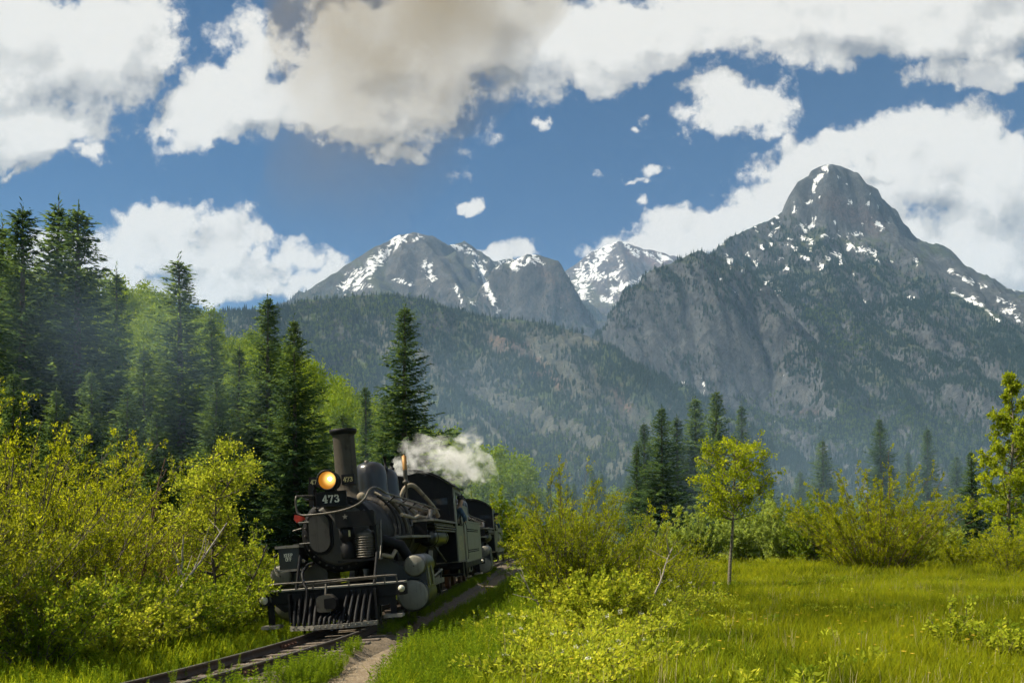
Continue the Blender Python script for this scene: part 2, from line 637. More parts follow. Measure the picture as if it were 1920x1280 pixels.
m, T = new_mat('meadow_soil')
c = objco(T)
n1, n2, n3 = T.noise(c, 0.35, 4), T.noise(c, 3.0, 5, 0.65), T.noise(c, 22.0, 3)
col = T.mix(T.ramp(n1, 0.4, 0.62), (0.075, 0.10, 0.012), (0.12, 0.145, 0.016))
col = T.mix(T.ramp(n2, 0.45, 0.7), col, (0.055, 0.06, 0.018))
finish(T, principled(T, col, 0.95, 0, T.math('ADD', n2, n3), 0.06, 0.2))
M['soil'] = m
gm, *_ = grid_mesh('ground', axis_vals(-45, 45, 0.9, 9000), axis_vals(-6, 75, 0.9, 9000), ground_z, M['soil'])
tag(obj('ground', gm), kind='structure')


# ------------------------------------------------------------------ mountains
def px_of(X, Y, Z):
    return 960 + X / Y * F, HOR - (Z - CAM_Z) / Y * F


def strokes(px, py, lst):
    s = np.full(px.shape, -1.0)
    for x0, y0, x1, y1, wd in lst:
        dx, dy = x1 - x0, y1 - y0
        L2 = max(dx * dx + dy * dy, 1e-6)
        t = np.clip(((px - x0) * dx + (py - y0) * dy) / L2, 0, 1)
        s = np.maximum(s, 1 - np.hypot(px - x0 - t * dx, py - y0 - t * dy) / wd)
    return s


def mountain_mat(name, rock_a, rock_b, rock_red, soil_a, soil_b, scale=1.0):
    m, T = new_mat(name)
    c = objco(T)
    geo = T.n('ShaderNodeNewGeometry')
    sp = T.n('ShaderNodeSeparateXYZ')
    T.val(sp.inputs[0], geo.outputs['Normal'])
    def attr(nm):
        a = T.n('ShaderNodeAttribute')
        a.attribute_name = nm
        return a.outputs['Fac']
    big = T.noise(c, 0.006 * scale, 5, 0.6)
    strata = T.noise(T.vmath('MULTIPLY', c, (1.5, 0.9, 0.55)), 0.022 * scale, 8, 0.70, 0.8)
    fine = T.noise(c, 0.06 * scale, 7, 0.75)
    rock = T.mix(T.ramp(strata, 0.36, 0.62), rock_a, rock_b)
    rock = T.mix(T.math('MULTIPLY', T.ramp(attr('red'), 0.1, 0.8), T.ramp(fine, 0.3, 0.6)), rock, rock_red)
    soil = T.mix(T.ramp(T.math('ADD', big, T.math('MULTIPLY', T.math('SUBTRACT', fine, 0.5), 0.5)), 0.42, 0.62), soil_a, soil_b)
    # steep ground is bare rock, flatter ground carries soil and turf
    st = T.math('ADD', T.math('SUBTRACT', 0.80, sp.outputs[2]), T.math('MULTIPLY', T.math('SUBTRACT', fine, 0.5), 0.5))
    rf = T.math('ADD', T.ramp(st, -0.02, 0.14), T.ramp(T.math('ADD', attr('rock'), T.math('MULTIPLY', T.math('SUBTRACT', fine, 0.5), 0.8)), 0.05, 0.45), clamp=True)
    col = T.mix(rf, soil, rock)
    sn = T.math('ADD', T.math('MULTIPLY', attr('snow'), 0.60), T.math('ADD', T.math('MULTIPLY', T.math('SUBTRACT', strata, 0.5), 3.2), T.math('MULTIPLY', T.math('SUBTRACT', fine, 0.5), 3.6)))
    sf = T.ramp(sn, 0.30, 0.52)
    crack = T.math('ABSOLUTE', T.math('SUBTRACT', T.noise(T.vmath('MULTIPLY', c, (1.3, 1.0, 0.7)), 0.034 * scale, 6, 0.65, 1.2), 0.5))
    col = T.mix(T.math('MULTIPLY', T.ramp(crack, 0.0, 0.05, 0.75, 0.0), rf), col, (0.012, 0.013, 0.014))
    col = T.mix(sf, col, (0.66, 0.67, 0.67))
    finish(T, principled(T, col, 0.9, 0, T.math('ADD', strata, T.math('MULTIPLY', fine, 0.6)), 14.0 / scale, 0.15))
    return m


def build_mountain(name, xr, yr, step, crests, mat, noise_amp, noise_len, snow, rock, red, trees, seed, base=-25, gully=1.0):
    xs = np.arange(xr[0], xr[1], step)
    ys = np.arange(yr[0], yr[1], step)
    X, Y = np.meshgrid(xs, ys)
    # bend the plan so that spurs and gullies are not straight
    wx = fbm(X / (noise_len * 1.5) + seed, Y / (noise_len * 1.5), 3) * noise_len * 0.35
    wy = fbm(X / (noise_len * 1.5) - seed, Y / (noise_len * 1.5) + 40, 3) * noise_len * 0.35
    Z = np.full(X.shape, -1e4)
    core = np.full(X.shape, 1e9)
    for pts, prof, amp in crests:
        P = [at(*p) for p in pts]
        line = np.array(P)[:, :2]
        dd = seg_dist(X, Y, line)
        k = np.clip(dd / (noise_len * 0.8), 0, 1)
        core = np.minimum(core, dd)
        Z = np.maximum(Z, ridge(X + wx * k, Y + wy * k, P, prof))
    k = np.clip(core / (noise_len * 0.9), 0.10, 1)
    Z = Z + k * noise_amp * fbm(X / noise_len + seed * 3, Y / noise_len, 6, 0.52, ridged=True) * 2.0
    gx_ = X + wx * 0.8 + Y * 0.12
    for wl, am in ((0.62, 0.55), (0.30, 0.36), (0.14, 0.20)):
        q_ = perlin(gx_ / (noise_len * wl) + seed * wl * 9, Y / (noise_len * wl * 3.2) + seed)
        Z = Z - np.clip(core / (noise_len * wl * 0.8), 0.12, 1) * gully * noise_amp * am * (1 - np.abs(q_) * 2.4)
    Z = Z + np.clip(core / 60, 0.55, 1) * step * 1.5 * fbm(X / (step * 2.5), Y / (step * 2.5) + seed, 3, 0.6)
    Z = np.maximum(Z, base)
    ny, nx = X.shape
    i = np.arange(nx * ny).reshape(ny, nx)
    q = np.stack([i[:-1, :-1], i[:-1, 1:], i[1:, 1:], i[1:, :-1]], -1).reshape(-1, 4)
    zz = Z.ravel()
    keep = (zz[q] > base + 1e-3).any(1)
    me = np_mesh(name, np.stack([X, Y, Z], -1).reshape(-1, 3), q[keep], mat, True)
    px, py = px_of(X, Y, Z)
    jit = fbm(px / 22, py / 22 + seed, 4, 0.6)
    S = strokes(px, py, snow) + jit * 0.6 + fbm(px / 7, py / 5 + seed, 3, 0.6) * 0.7 if len(snow) else np.full(X.shape, -1.0)
    RK = strokes(px, py, rock) + jit * 0.9 if len(rock) else np.full(X.shape, -1.0)
    RD = strokes(px, py, red) + jit * 0.9 if len(red) else np.full(X.shape, -1.0)
    for nm, A in (('snow', S), ('rock', RK), ('red', RD)):
        a = me.attributes.new(nm, 'FLOAT', 'POINT')
        a.data.foreach_set('value', A.astype(np.float32).ravel())
    tag(obj(name, me), kind='structure')
    # where trees grow
    gy, gx = np.gradient(Z, step)
    steep = np.hypot(gx, gy)
    dens = trees(px, py, Z, steep) * np.clip(1 - (S + 0.1) * 3, 0, 1) * np.clip(1.2 - np.clip(RK, 0, 1) * 1.5, 0.12, 1)
    dens = dens * np.clip(1.0 + fbm(X / 70, Y / 70, 3) * 2.2, 0.05, 1.6)
    dens[Z < 0.5] = 0
    # leave out what the crest hides: walk outwards along each column of the view
    rel = gy * 0 + np.where(((gx * X + gy * Y) / np.hypot(X, Y)) < ((Z - CAM_Z) / np.hypot(X, Y)) - 0.06, 0.0, 1.0)
    dens *= rel
    return X, Y, Z, dens, step, px, py


def scatter(field, n, seed):
    X, Y, Z, dens, step = field[:5]
    rg = np.random.default_rng(seed)
    p = dens.ravel() / dens.sum()
    idx = rg.choice(p.size, size=n, p=p)
    jx, jy = (rg.random(n) - 0.5) * step, (rg.random(n) - 0.5) * step
    gy, gx = np.gradient(Z, step)
    z = Z.ravel()[idx] + gx.ravel()[idx] * jx + gy.ravel()[idx] * jy
    return np.stack([X.ravel()[idx] + jx, Y.ravel()[idx] + jy, z - 0.8], -1), rg


SRC_COL = {}


def source_collection(key, meshes):
    c = bpy.data.collections.new('source_' + key)
    for i, me in enumerate(meshes):
        o = bpy.data.objects.new('%s_%02d' % (key, i), me)
        c.objects.link(o)
    SRC_COL[key] = (c, len(meshes))
    return c


def instancer(name, key, pts, rotz, scl, seed, label, cat, tilt=None):
    c, n = SRC_COL[key]
    me = bpy.data.meshes.new(name)
    N = len(pts)
    me.vertices.add(N)
    me.vertices.foreach_set('co', np.asarray(pts, np.float32).ravel())
    rot = np.zeros((N, 3), np.float32)
    rot[:, 2] = rotz
    if tilt is not None: rot[:, :2] = tilt
    a = me.attributes.new('irot', 'FLOAT_VECTOR', 'POINT')
    a.data.foreach_set('vector', rot.ravel())
    s3 = np.asarray(scl, np.float32)
    if s3.ndim == 1: s3 = np.repeat(s3[:, None], 3, 1)
    a = me.attributes.new('iscl', 'FLOAT_VECTOR', 'POINT')
    a.data.foreach_set('vector', s3.astype(np.float32).ravel())
    a = me.attributes.new('iidx', 'INT', 'POINT')
    a.data.foreach_set('value', np.random.default_rng(seed).integers(0, n, N).astype(np.int32))
    o = obj(name, me)
    g = bpy.data.node_groups.new(name + '_nodes', 'GeometryNodeTree')
    g.interface.new_socket('Geometry', in_out='INPUT', socket_type='NodeSocketGeometry')
    g.interface.new_socket('Geometry', in_out='OUTPUT', socket_type='NodeSocketGeometry')
    N_ = g.nodes
    gi, go = N_.new('NodeGroupInput'), N_.new('NodeGroupOutput')
    ci = N_.new('GeometryNodeCollectionInfo')
    ci.inputs['Collection'].default_value = c
    ci.inputs['Separate Children'].default_value = True
    ci.inputs['Reset Children'].default_value = True
    ip = N_.new('GeometryNodeInstanceOnPoints')
    ip.inputs['Pick Instance'].default_value = True
    def named(nm, typ):
        nd = N_.new('GeometryNodeInputNamedAttribute')
        nd.data_type = typ
        nd.inputs['Name'].default_value = nm
        return nd.outputs['Attribute']
    e2r = N_.new('FunctionNodeEulerToRotation')
    g.links.new(named('irot', 'FLOAT_VECTOR'), e2r.inputs[0])
    g.links.new(gi.outputs[0], ip.inputs['Points'])
    g.links.new(ci.outputs[0], ip.inputs['Instance'])
    g.links.new(named('iidx', 'INT'), ip.inputs['Instance Index'])
    g.links.new(e2r.outputs[0], ip.inputs['Rotation'])
    g.links.new(named('iscl', 'FLOAT_VECTOR'), ip.inputs['Scale'])
    g.links.new(ip.outputs[0], go.inputs[0])
    md = o.modifiers.new('scatter', 'NODES')
    md.node_group = g
    tag(o, label, cat, kind='stuff')
    return o


def rhombs(P, A, S, L, W):
    """one four-cornered leaf per row: base P, direction A, side S, length L, width W"""
    L, W = np.asarray(L)[:, None], np.asarray(W)[:, None]
    mid = P + A * L * 0.5
    v = np.stack([P, mid + S * W * 0.5, P + A * L, mid - S * W * 0.5], 1).reshape(-1, 3)
    f = np.arange(len(v)).reshape(-1, 4)
    return v, f


def unit(v):
    return v / np.maximum(np.linalg.norm(v, axis=-1, keepdims=True), 1e-9)


def far_conifer(seed):
    """one metre tall conifer for distant woods: ragged skirts of boughs on a stem"""
    rg = np.random.default_rng(seed)
    vs, fs = [], []
    lv = 7
    for k in range(lv):
        z0 = 0.06 + 0.86 * k / lv
        z1 = min(1.0, z0 + 0.30 - 0.12 * k / lv)
        r = 0.135 * (1 - (k / lv) ** 1.1) + 0.010
        n = 7
        for i in range(n):
            a = 2 * math.pi * (i + rg.random() * 0.7) / n
            rr = r * rg.uniform(0.65, 1.2)
            b = len(vs)
            da = 0.62
            zz = z0 + rg.uniform(-0.03, 0.03)
            vs += [(0, 0, z1), (rr * math.cos(a - da), rr * math.sin(a - da), zz + 0.03), (rr * 1.15 * math.cos(a), rr * 1.15 * math.sin(a), zz - 0.01), (rr * math.cos(a + da), rr * math.sin(a + da), zz + 0.03)]
            fs.append((b, b + 1, b + 2, b + 3))
    return np_mesh('far_conifer', np.array(vs), np.array(fs), M['spruce_far'])


def far_aspen(seed, nleaf=260, mat=None, leaf=0.075):
    rg = np.random.default_rng(seed)
    nb = 16
    cz = rg.uniform(0.35, 0.95, nb)
    rad = 0.20 * np.sin(np.clip((cz - 0.22) / 0.8, 0, 1) * math.pi) ** 0.6
    az = rg.random(nb) * 6.28
    rr = rad * np.sqrt(rg.random(nb))
    C = np.stack([rr * np.cos(az), rr * np.sin(az), cz], -1)
    P = C[rg.integers(0, nb, nleaf)] + rg.normal(0, 0.048, (nleaf, 3))
    A, S = unit(rg.normal(0, 1, (nleaf, 3))), unit(rg.normal(0, 1, (nleaf, 3)))
    v, f = rhombs(P, A, S, rg.uniform(0.7, 1.3, nleaf) * leaf, rg.uniform(0.7, 1.2, nleaf) * leaf * 0.8)
    t = np.array([(-.008, 0, 0), (.008, 0, 0), (.004, 0, .75), (-.004, 0, .75), (0, -.008, 0), (0, .008, 0), (0, .004, .75), (0, -.004, .75)])
    me = np_mesh('far_aspen', np.concatenate([v, t]), np.concatenate([f, np.array([[0, 1, 2, 3], [4, 5, 6, 7]]) + len(v)]), mat or M['hill_aspen'])
    me.materials.append(M['bark_aspen'])
    me.polygons[len(f)].material_index = 1
    me.polygons[len(f) + 1].material_index = 1
    return me


source_collection('far_conifer', [far_conifer(s) for s in range(4)])
source_collection('far_aspen', [far_aspen(s, 260, M['far_aspen']) for s in range(3)])
source_collection('hill_aspen', [far_aspen(20 + s, 1500, None, 0.035) for s in range(4)])

MT_R = mountain_mat('right_peak_rock', (0.026, 0.029, 0.032), (0.070, 0.073, 0.072), (0.072, 0.052, 0.049), (0.020, 0.027, 0.016), (0.042, 0.052, 0.024))
MT_M = mountain_mat('snowy_peak_rock', (0.050, 0.045, 0.044), (0.095, 0.082, 0.078), (0.10, 0.064, 0.058), (0.05, 0.052, 0.032), (0.07, 0.068, 0.042), 0.7)
MT_L = mountain_mat('left_peak_rock', (0.024, 0.025, 0.025), (0.070, 0.066, 0.060), (0.08, 0.06, 0.05), (0.028, 0.031, 0.020), (0.048, 0.052, 0.027), 0.8)
MT_N = mountain_mat('near_ridge_rock', (0.028, 0.031, 0.025), (0.078, 0.078, 0.056), (0.10, 0.062, 0.042), (0.020, 0.031, 0.012), (0.052, 0.074, 0.020), 1.6)

# distant snowy peak
build_mountain('snowy_mountain', (-400, 1500), (3500, 5300), 14,
    [([(940, 560, 4700), (1000, 545, 4700), (1040, 520, 4750), (1075, 500, 4800), (1110, 470, 4800), (1160, 449, 4800), (1200, 462, 4800), (1270, 481, 4850), (1340, 500, 4900), (1450, 520, 4900)],
      [(0, 0), (150, 115), (500, 380), (1200, 850), (2500, 1700)], 1),
     ([(1160, 449, 4800), (1175, 500, 4450), (1180, 560, 4100), (1185, 620, 3800)], [(0, 0), (200, 170), (600, 420), (1500, 1000)], 1),
     ([(1255, 490, 4800), (1250, 560, 4300), (1240, 620, 3900)], [(0, 0), (200, 170), (600, 420), (1500, 1000)], 1)],
    MT_M, 80, 380,
    [(1135, 465, 1085, 530, 17), (1150, 455, 1115, 505, 9), (1095, 515, 1085, 560, 22), (1110, 520, 1160, 515, 12), (1150, 540, 1215, 525, 11), (1210, 520, 1235, 512, 8), (1130, 560, 1180, 575, 8),
     (1168, 452, 1195, 480, 5), (1200, 466, 1240, 492, 6), (1225, 475, 1262, 487, 5), (1160, 480, 1165, 500, 5), (1060, 520, 1075, 545, 9), (1190, 560, 1220, 560, 7)],
    [(1100, 480, 1250, 500, 60)], [(1190, 475, 1260, 490, 30)], lambda px, py, Z, st: np.clip((py - 575) / 30, 0, 1), 3)

# left mountain with its rounded cliff
fl = build_mountain('left_mountain', (-1500, 760), (2150, 4200), 10,
    [([(300, 600, 2900), (430, 588, 3000), (520, 575, 3100), (600, 552, 3300), (650, 515, 3400), (690, 492, 3450), (720, 460, 3500), (745, 440, 3500), (775, 433, 3500), (810, 440, 3520), (840, 458, 3600), (870, 450, 3700), (895, 470, 3700), (915, 490, 3700), (960, 483, 3800), (1010, 500, 3900)],
      [(0, 0), (120, 80), (500, 370), (1200, 880), (2500, 1800)], 1),
     ([(775, 433, 3500), (830, 490, 3250), (880, 560, 2950), (900, 620, 2600)], [(0, 0), (160, 130), (500, 380), (1200, 880)], 1),
     ([(690, 492, 3450), (700, 540, 3100), (720, 590, 2700)], [(0, 0), (200, 130), (600, 400), (1200, 880)], 1),
     ([(928, 508, 3050), (950, 490, 3050), (990, 476, 3050), (1020, 480, 3050), (1040, 503, 3040), (1062, 545, 3000), (1085, 590, 2900)], [(0, 0), (50, 22), (110, 110), (250, 330), (600, 640), (1200, 1100)], 1)],
    MT_L, 75, 300,
    [(745, 445, 700, 500, 11), (715, 480, 640, 540, 11), (705, 505, 665, 532, 9), (765, 440, 735, 458, 8), (790, 440, 776, 452, 6), (797, 492, 803, 498, 8), (803, 515, 812, 522, 9), (855, 538, 868, 575, 5),
     (893, 490, 908, 520, 10), (905, 520, 918, 550, 9), (916, 548, 932, 585, 5), (843, 456, 890, 478, 5), (872, 462, 910, 492, 5), (935, 492, 1010, 486, 10), (955, 502, 990, 496, 7), (1000, 478, 1018, 502, 5), (740, 525, 770, 532, 7), (660, 545, 690, 535, 6), (880, 560, 885, 572, 4)],
    [(760, 450, 820, 560, 70), (985, 540, 985, 590, 60)], [(1000, 485, 1060, 560, 16)],
    lambda px, py, Z, st: np.clip((py - np.where(px > 915, 500, 540)) / 35, 0, 1), 5)

# right mountain: dome, long shoulders and the cliff-faced spur in front
fr = build_mountain('right_mountain', (120, 2300), (1150, 3100), 7.5,
    [([(1330, 480, 2430), (1345, 468, 2450), (1370, 441, 2500), (1420, 420, 2550), (1460, 402, 2580), (1490, 386, 2600), (1560, 380, 2610), (1640, 392, 2620), (1690, 418, 2640), (1720, 446, 2680), (1750, 470, 2720), (1790, 492, 2780), (1840, 514, 2850), (1900, 540, 2900), (2050, 580, 2950), (2300, 640, 2900)],
      [(0, 0), (100, 80), (400, 310), (900, 640), (1700, 1080)], 1),
     ([(1497, 365, 2600), (1515, 328, 2600), (1540, 308, 2600), (1562, 305, 2600), (1590, 315, 2605), (1625, 346, 2610), (1660, 378, 2620), (1682, 408, 2630)], [(0, 0), (30, 18), (70, 90), (120, 230), (200, 480), (400, 1200)], 1),
     ([(1560, 400, 2600), (1540, 470, 2400), (1560, 560, 2150), (1640, 660, 1850), (1700, 760, 1550), (1760, 860, 1250)], [(0, 0), (120, 80), (400, 290), (900, 600), (1500, 1000)], 1),
     ([(1750, 470, 2720), (1800, 580, 2350), (1900, 700, 1900), (2000, 820, 1500)], [(0, 0), (120, 80), (400, 290), (900, 600), (1500, 1000)], 1),
     ([(1150, 680, 1900), (1168, 630, 1920), (1188, 575, 1940), (1218, 522, 1960), (1255, 492, 1980), (1310, 467, 2000), (1350, 482, 2030), (1400, 520, 2000), (1450, 575, 1930), (1510, 635, 1820), (1560, 710, 1650), (1600, 790, 1450), (1650, 860, 1250)], [(0, 0), (60, 28), (140, 150), (300, 380), (600, 560), (1200, 900)], 1)],
    MT_R, 62, 230,
    [(1552, 310, 1528, 338, 7), (1530, 335, 1522, 368, 4), (1570, 328, 1576, 340, 5), (1586, 342, 1590, 348, 4), (1535, 374, 1492, 390, 4), (1630, 362, 1628, 388, 4), (1600, 378, 1588, 382, 3),
     (1645, 420, 1655, 428, 6), (1600, 440, 1612, 438, 7), (1540, 445, 1550, 442, 8), (1610, 465, 1640, 475, 7), (1590, 455, 1605, 470, 6), (1505, 420, 1512, 432, 6), (1460, 425, 1440, 445, 4), (1525, 455, 1505, 445, 5),
     (1775, 505, 1845, 540, 5), (1780, 545, 1830, 568, 6), (1825, 558, 1870, 600, 5), (1868, 560, 1900, 575, 5), (1885, 585, 1925, 600, 9), (1890, 540, 1915, 545, 5), (1355, 460, 1370, 500, 4), (1370, 540, 1385, 550, 5), (1560, 475, 1575, 480, 5), (1500, 480, 1520, 490, 5), (1480, 460, 1490, 470, 6), (1425, 450, 1430, 470, 4), (1700, 555, 1712, 560, 4), (1280, 720, 1284, 735, 6), (1318, 722, 1320, 732, 4)]
    + [(x, y, x + 3, y + 3, r) for x, y, r in [(random.Random(i).gauss(1530, 90), random.Random(i + 99).gauss(465, 38), random.Random(i + 7).uniform(2.5, 5.5)) for i in range(75)]],
    [(1560, 310, 1560, 380, 60), (1620, 350, 1700, 440, 40), (1760, 500, 1900, 580, 30), (1200, 640, 1450, 640, 70), (1350, 700, 1500, 740, 50), (1450, 560, 1520, 640, 20), (1500, 760, 1560, 780, 16)],
    [(1560, 380, 1640, 420, 35), (1490, 770, 1545, 775, 10)],
    lambda px, py, Z, st: np.clip((py - np.interp(px, [1300, 1480, 1560, 1700, 1800, 1900], [455, 400, 425, 470, 540, 590])) / 70, 0, 1) * np.clip(1.9 - st * 0.75, 0.25, 1), 11)

# near wooded ridge
fn = build_mountain('near_ridge', (-1150, 520), (560, 2000), 6.5,
    [([(100, 600, 1750), (250, 592, 1700), (380, 584, 1620), (440, 579, 1600), (520, 572, 1560), (580, 561, 1560), (640, 557, 1580), (720, 549, 1600), (800, 561, 1580), (880, 586, 1540), (960, 597, 1500), (1040, 607, 1450), (1100, 627, 1400), (1140, 657, 1350), (1180, 697, 1280), (1215, 747, 1200), (1260, 802, 1100), (1320, 860, 1000)],
      [(0, 0), (80, 40), (300, 190), (700, 470), (1300, 850)], 1),
     ([(720, 549, 1600), (780, 640, 1350), (860, 740, 1100), (960, 840, 850), (1050, 910, 650)], [(0, 0), (60, 30), (250, 160), (600, 400), (1300, 850)], 1),
     ([(1040, 607, 1450), (1080, 690, 1250), (1140, 790, 1000), (1200, 870, 800)], [(0, 0), (50, 22), (110, 90), (300, 230), (600, 420), (1300, 850)], 1),
     ([(440, 579, 1600), (560, 690, 1250), (680, 800, 950), (760, 880, 750)], [(0, 0), (80, 40), (300, 190), (700, 470), (1300, 850)], 1)],
    MT_N, 30, 150, [],
    [(1010, 650, 1190, 800, 42), (1000, 640, 1110, 640, 26), (870, 720, 1110, 830, 34), (920, 640, 1000, 660, 22), (790, 660, 870, 730, 22), (1100, 700, 1180, 850, 30), (680, 640, 720, 660, 10), (900, 780, 1000, 860, 22)],
    [(930, 640, 975, 650, 25), (1000, 680, 1040, 720, 26), (1160, 730, 1175, 770, 18), (860, 650, 900, 660, 12)],
    lambda px, py, Z, st: np.clip(1.6 - st * 0.55, 0.25, 1), 23)


def wood(name, field, n, seed, key, h, label, cat, mask=None):
    f = field
    if mask is not None:
        f = (field[0], field[1], field[2], field[3] * mask(field[5], field[6]) + 1e-9, field[4])
    P, rg = scatter(f, n, seed)
    s = rg.uniform(h[0], h[1], n)
    w_ = s * rg.uniform(0.8, 1.35, n)
    instancer(name, key, P, rg.random(n) * 6.28, np.stack([w_, w_, s], -1), seed, label, cat)


wood('right_mountain_wood', fr, 90000, 1, 'far_conifer', (5, 13), 'dark conifer forest covering the slopes of the big domed peak', 'forest')
wood('left_mountain_wood', fl, 36000, 2, 'far_conifer', (6, 14), 'dark conifer forest below the snow of the left mountain', 'forest')
wood('near_ridge_wood', fn, 68000, 3, 'far_conifer', (4, 11), 'conifer forest on the wooded ridge behind the locomotive smoke', 'forest')
wood('ridge_aspen_wood', fn, 3400, 4, 'far_aspen', (5, 9), 'light green aspen patches among the conifers of the near ridge', 'forest',
     lambda px, py: strokes(px, py, [(600, 590, 660, 690, 60), (640, 560, 800, 600, 40), (1040, 820, 1090, 870, 70), (940, 760, 1060, 880, 60), (1150, 800, 1250, 850, 60), (700, 800, 900, 870, 60)]).clip(0, 1) ** 0.7)
wood('right_aspen_wood', fr, 2600, 5, 'far_aspen', (6, 11), 'pale green aspen patches low on the right mountain', 'forest',
     lambda px, py: strokes(px, py, [(1540, 590, 1600, 640, 40), (1420, 760, 1500, 830, 50), (1600, 800, 1800, 830, 60), (1300, 820, 1500, 850, 60)]).clip(0, 1) ** 0.7)

# valley floor woods between the meadow and the mountains
rg = np.random.default_rng(31)
n = 5200
yy = 380 + 850 * rg.random(n) ** 1.1
xx = (rg.random(n) - 0.35) * 1.25 * yy
P = np.stack([xx, yy, ground_z(xx, yy) - 0.3], -1)
s = rg.uniform(6, 13, n)
instancer('valley_wood', 'far_conifer', P, rg.random(n) * 6.28, np.stack([s * 1.1, s * 1.1, s], -1), 6, 'hazy conifer wood on the valley floor beyond the meadow', 'forest')
n = 1500
yy = 170 + 700 * rg.random(n) ** 1.2
xx = (rg.random(n) - 0.4) * 1.2 * yy
P = np.stack([xx, yy, ground_z(xx, yy) - 0.3], -1)
s = rg.uniform(6, 11, n)
instancer('valley_aspen_wood', 'hill_aspen', P, rg.random(n) * 6.28, s, 7, 'hazy light green aspens on the valley floor beyond the meadow', 'forest')
# aspens on the hillside behind the spruces
n = 900
t = rg.random(n)
hx = -200 + 205 * t ** 0.8
hy = 120 + rg.random(n) * 95
gz = ground_z(hx, hy)
ok = gz > 1.2
hx, hy, gz = hx[ok], hy[ok], gz[ok]
s = rg.uniform(8, 13, len(hx))
instancer('hillside_aspen_wood', 'hill_aspen', np.stack([hx, hy, gz - 0.2], -1), rg.random(len(hx)) * 6.28, s, 8, 'bright spring green aspens covering the hillside behind the spruces', 'forest')

# ------------------------------------------------------------------ railway track and footpath
def lateral(line, off):
    d = np.gradient(line, axis=0)
    d = d / np.linalg.norm(d, axis=1, keepdims=True)
    nrm = np.stack([d[:, 1], -d[:, 0]], -1)
    return line + nrm * off


def sweep(line, prof, mat, name, parent, zoff, off, closed=True):
    """prof: (lateral, up) points swept along the track, banked"""
    rows = []
    for a, u in prof:
        P = lateral(line, off + a)
        rows.append(np.stack([P[:, 0], P[:, 1], np.full(len(P), zoff + u) + (off + a) * math.sin(ROLL)], -1))
    V = np.stack(rows, 1)
    k, n = V.shape[:2]
    i = np.arange(k * n).reshape(k, n)
    j = np.roll(i, -1, axis=1)
    f = np.stack([i[:-1], i[1:], j[1:], j[:-1]], -1)
    if not closed: f = f[:, :-1]
    return obj(name, np_mesh(name, V.reshape(-1, 3), f.reshape(-1, 4), mat), parent)


def gravel_mat(name, a, b, c3, scale=30):
    m, T = new_mat(name)
    c = objco(T)
    vo = T.n('ShaderNodeTexVoronoi')
    T.val(vo.inputs['Vector'], c)
    vo.inputs['Scale'].default_value = scale
    n1 = T.noise(c, 2.2, 4)
    col = T.mix(vo.outputs['Color'], a, b)
    col = T.mix(T.ramp(n1, 0.45, 0.65), col, c3)
    h = T.math('SUBTRACT', 1.0, vo.outputs['Distance'])
    finish(T, principled(T, col, 0.95, 0, h, 0.02, 0.2))
    return m


M['path'] = gravel_mat('tan_gravel', (0.09, 0.066, 0.042), (0.26, 0.205, 0.135), (0.15, 0.112, 0.07), 34)
M['ballast'] = gravel_mat('dirty_ballast', (0.06, 0.048, 0.034), (0.19, 0.15, 0.105), (0.11, 0.085, 0.055), 26)
M['pebble'] = plain('pebble_stone', (0.27, 0.225, 0.165), 0.9)
M['rail_side'] = worn_mat('rusty_rail', (0.055, 0.038, 0.028), (0.12, 0.085, 0.06), 0.75, 10, 0.2, streak=False)
M['rail_top'] = worn_mat('polished_rail', (0.30, 0.29, 0.27), (0.20, 0.18, 0.16), 0.32, 8, 0.9, streak=False)
M['tie'] = bark_mat('weathered_sleeper', (0.06, 0.045, 0.033), (0.17, 0.135, 0.10), 6, (1.0, 6, 6))
M['rust'] = worn_mat('rusty_iron', (0.11, 0.055, 0.035), (0.20, 0.11, 0.07), 0.8, 14, 0.2, streak=False)

track = tag(empty('railway_track', (0, 0, 0)), kind='structure')
sweep(TRK, [(-1.25, -0.10), (-0.95, 0.05), (-0.3, 0.07), (0.3, 0.07), (0.95, 0.06), (1.2, -0.08)], M['ballast'], 'ballast', track, 0.0, 0.0, closed=False)
sl = MB().box(-0.92, 0.92, -0.10, 0.10, -0.10, 0.0, 0.012).build('sleeper', M['tie'], mesh_only=True)
seg = np.concatenate([[0], np.cumsum(np.linalg.norm(np.diff(TRK, axis=0), axis=1))])
dirs = np.gradient(TRK, axis=0)
rs = random.Random(4)
d = 5.0
while d < 58:
    x, y = np.interp(d, seg, TRK[:, 0]), np.interp(d, seg, TRK[:, 1])
    h = math.atan2(np.interp(d, seg, dirs[:, 0]), np.interp(d, seg, dirs[:, 1]))
    o = obj('sleeper', sl, track, (x + rs.uniform(-.03, .03), y, 0.095 + rs.uniform(-.006, .004)))
    o.rotation_euler = (0, -ROLL, -h + rs.uniform(-.02, .02))
    d += 0.56
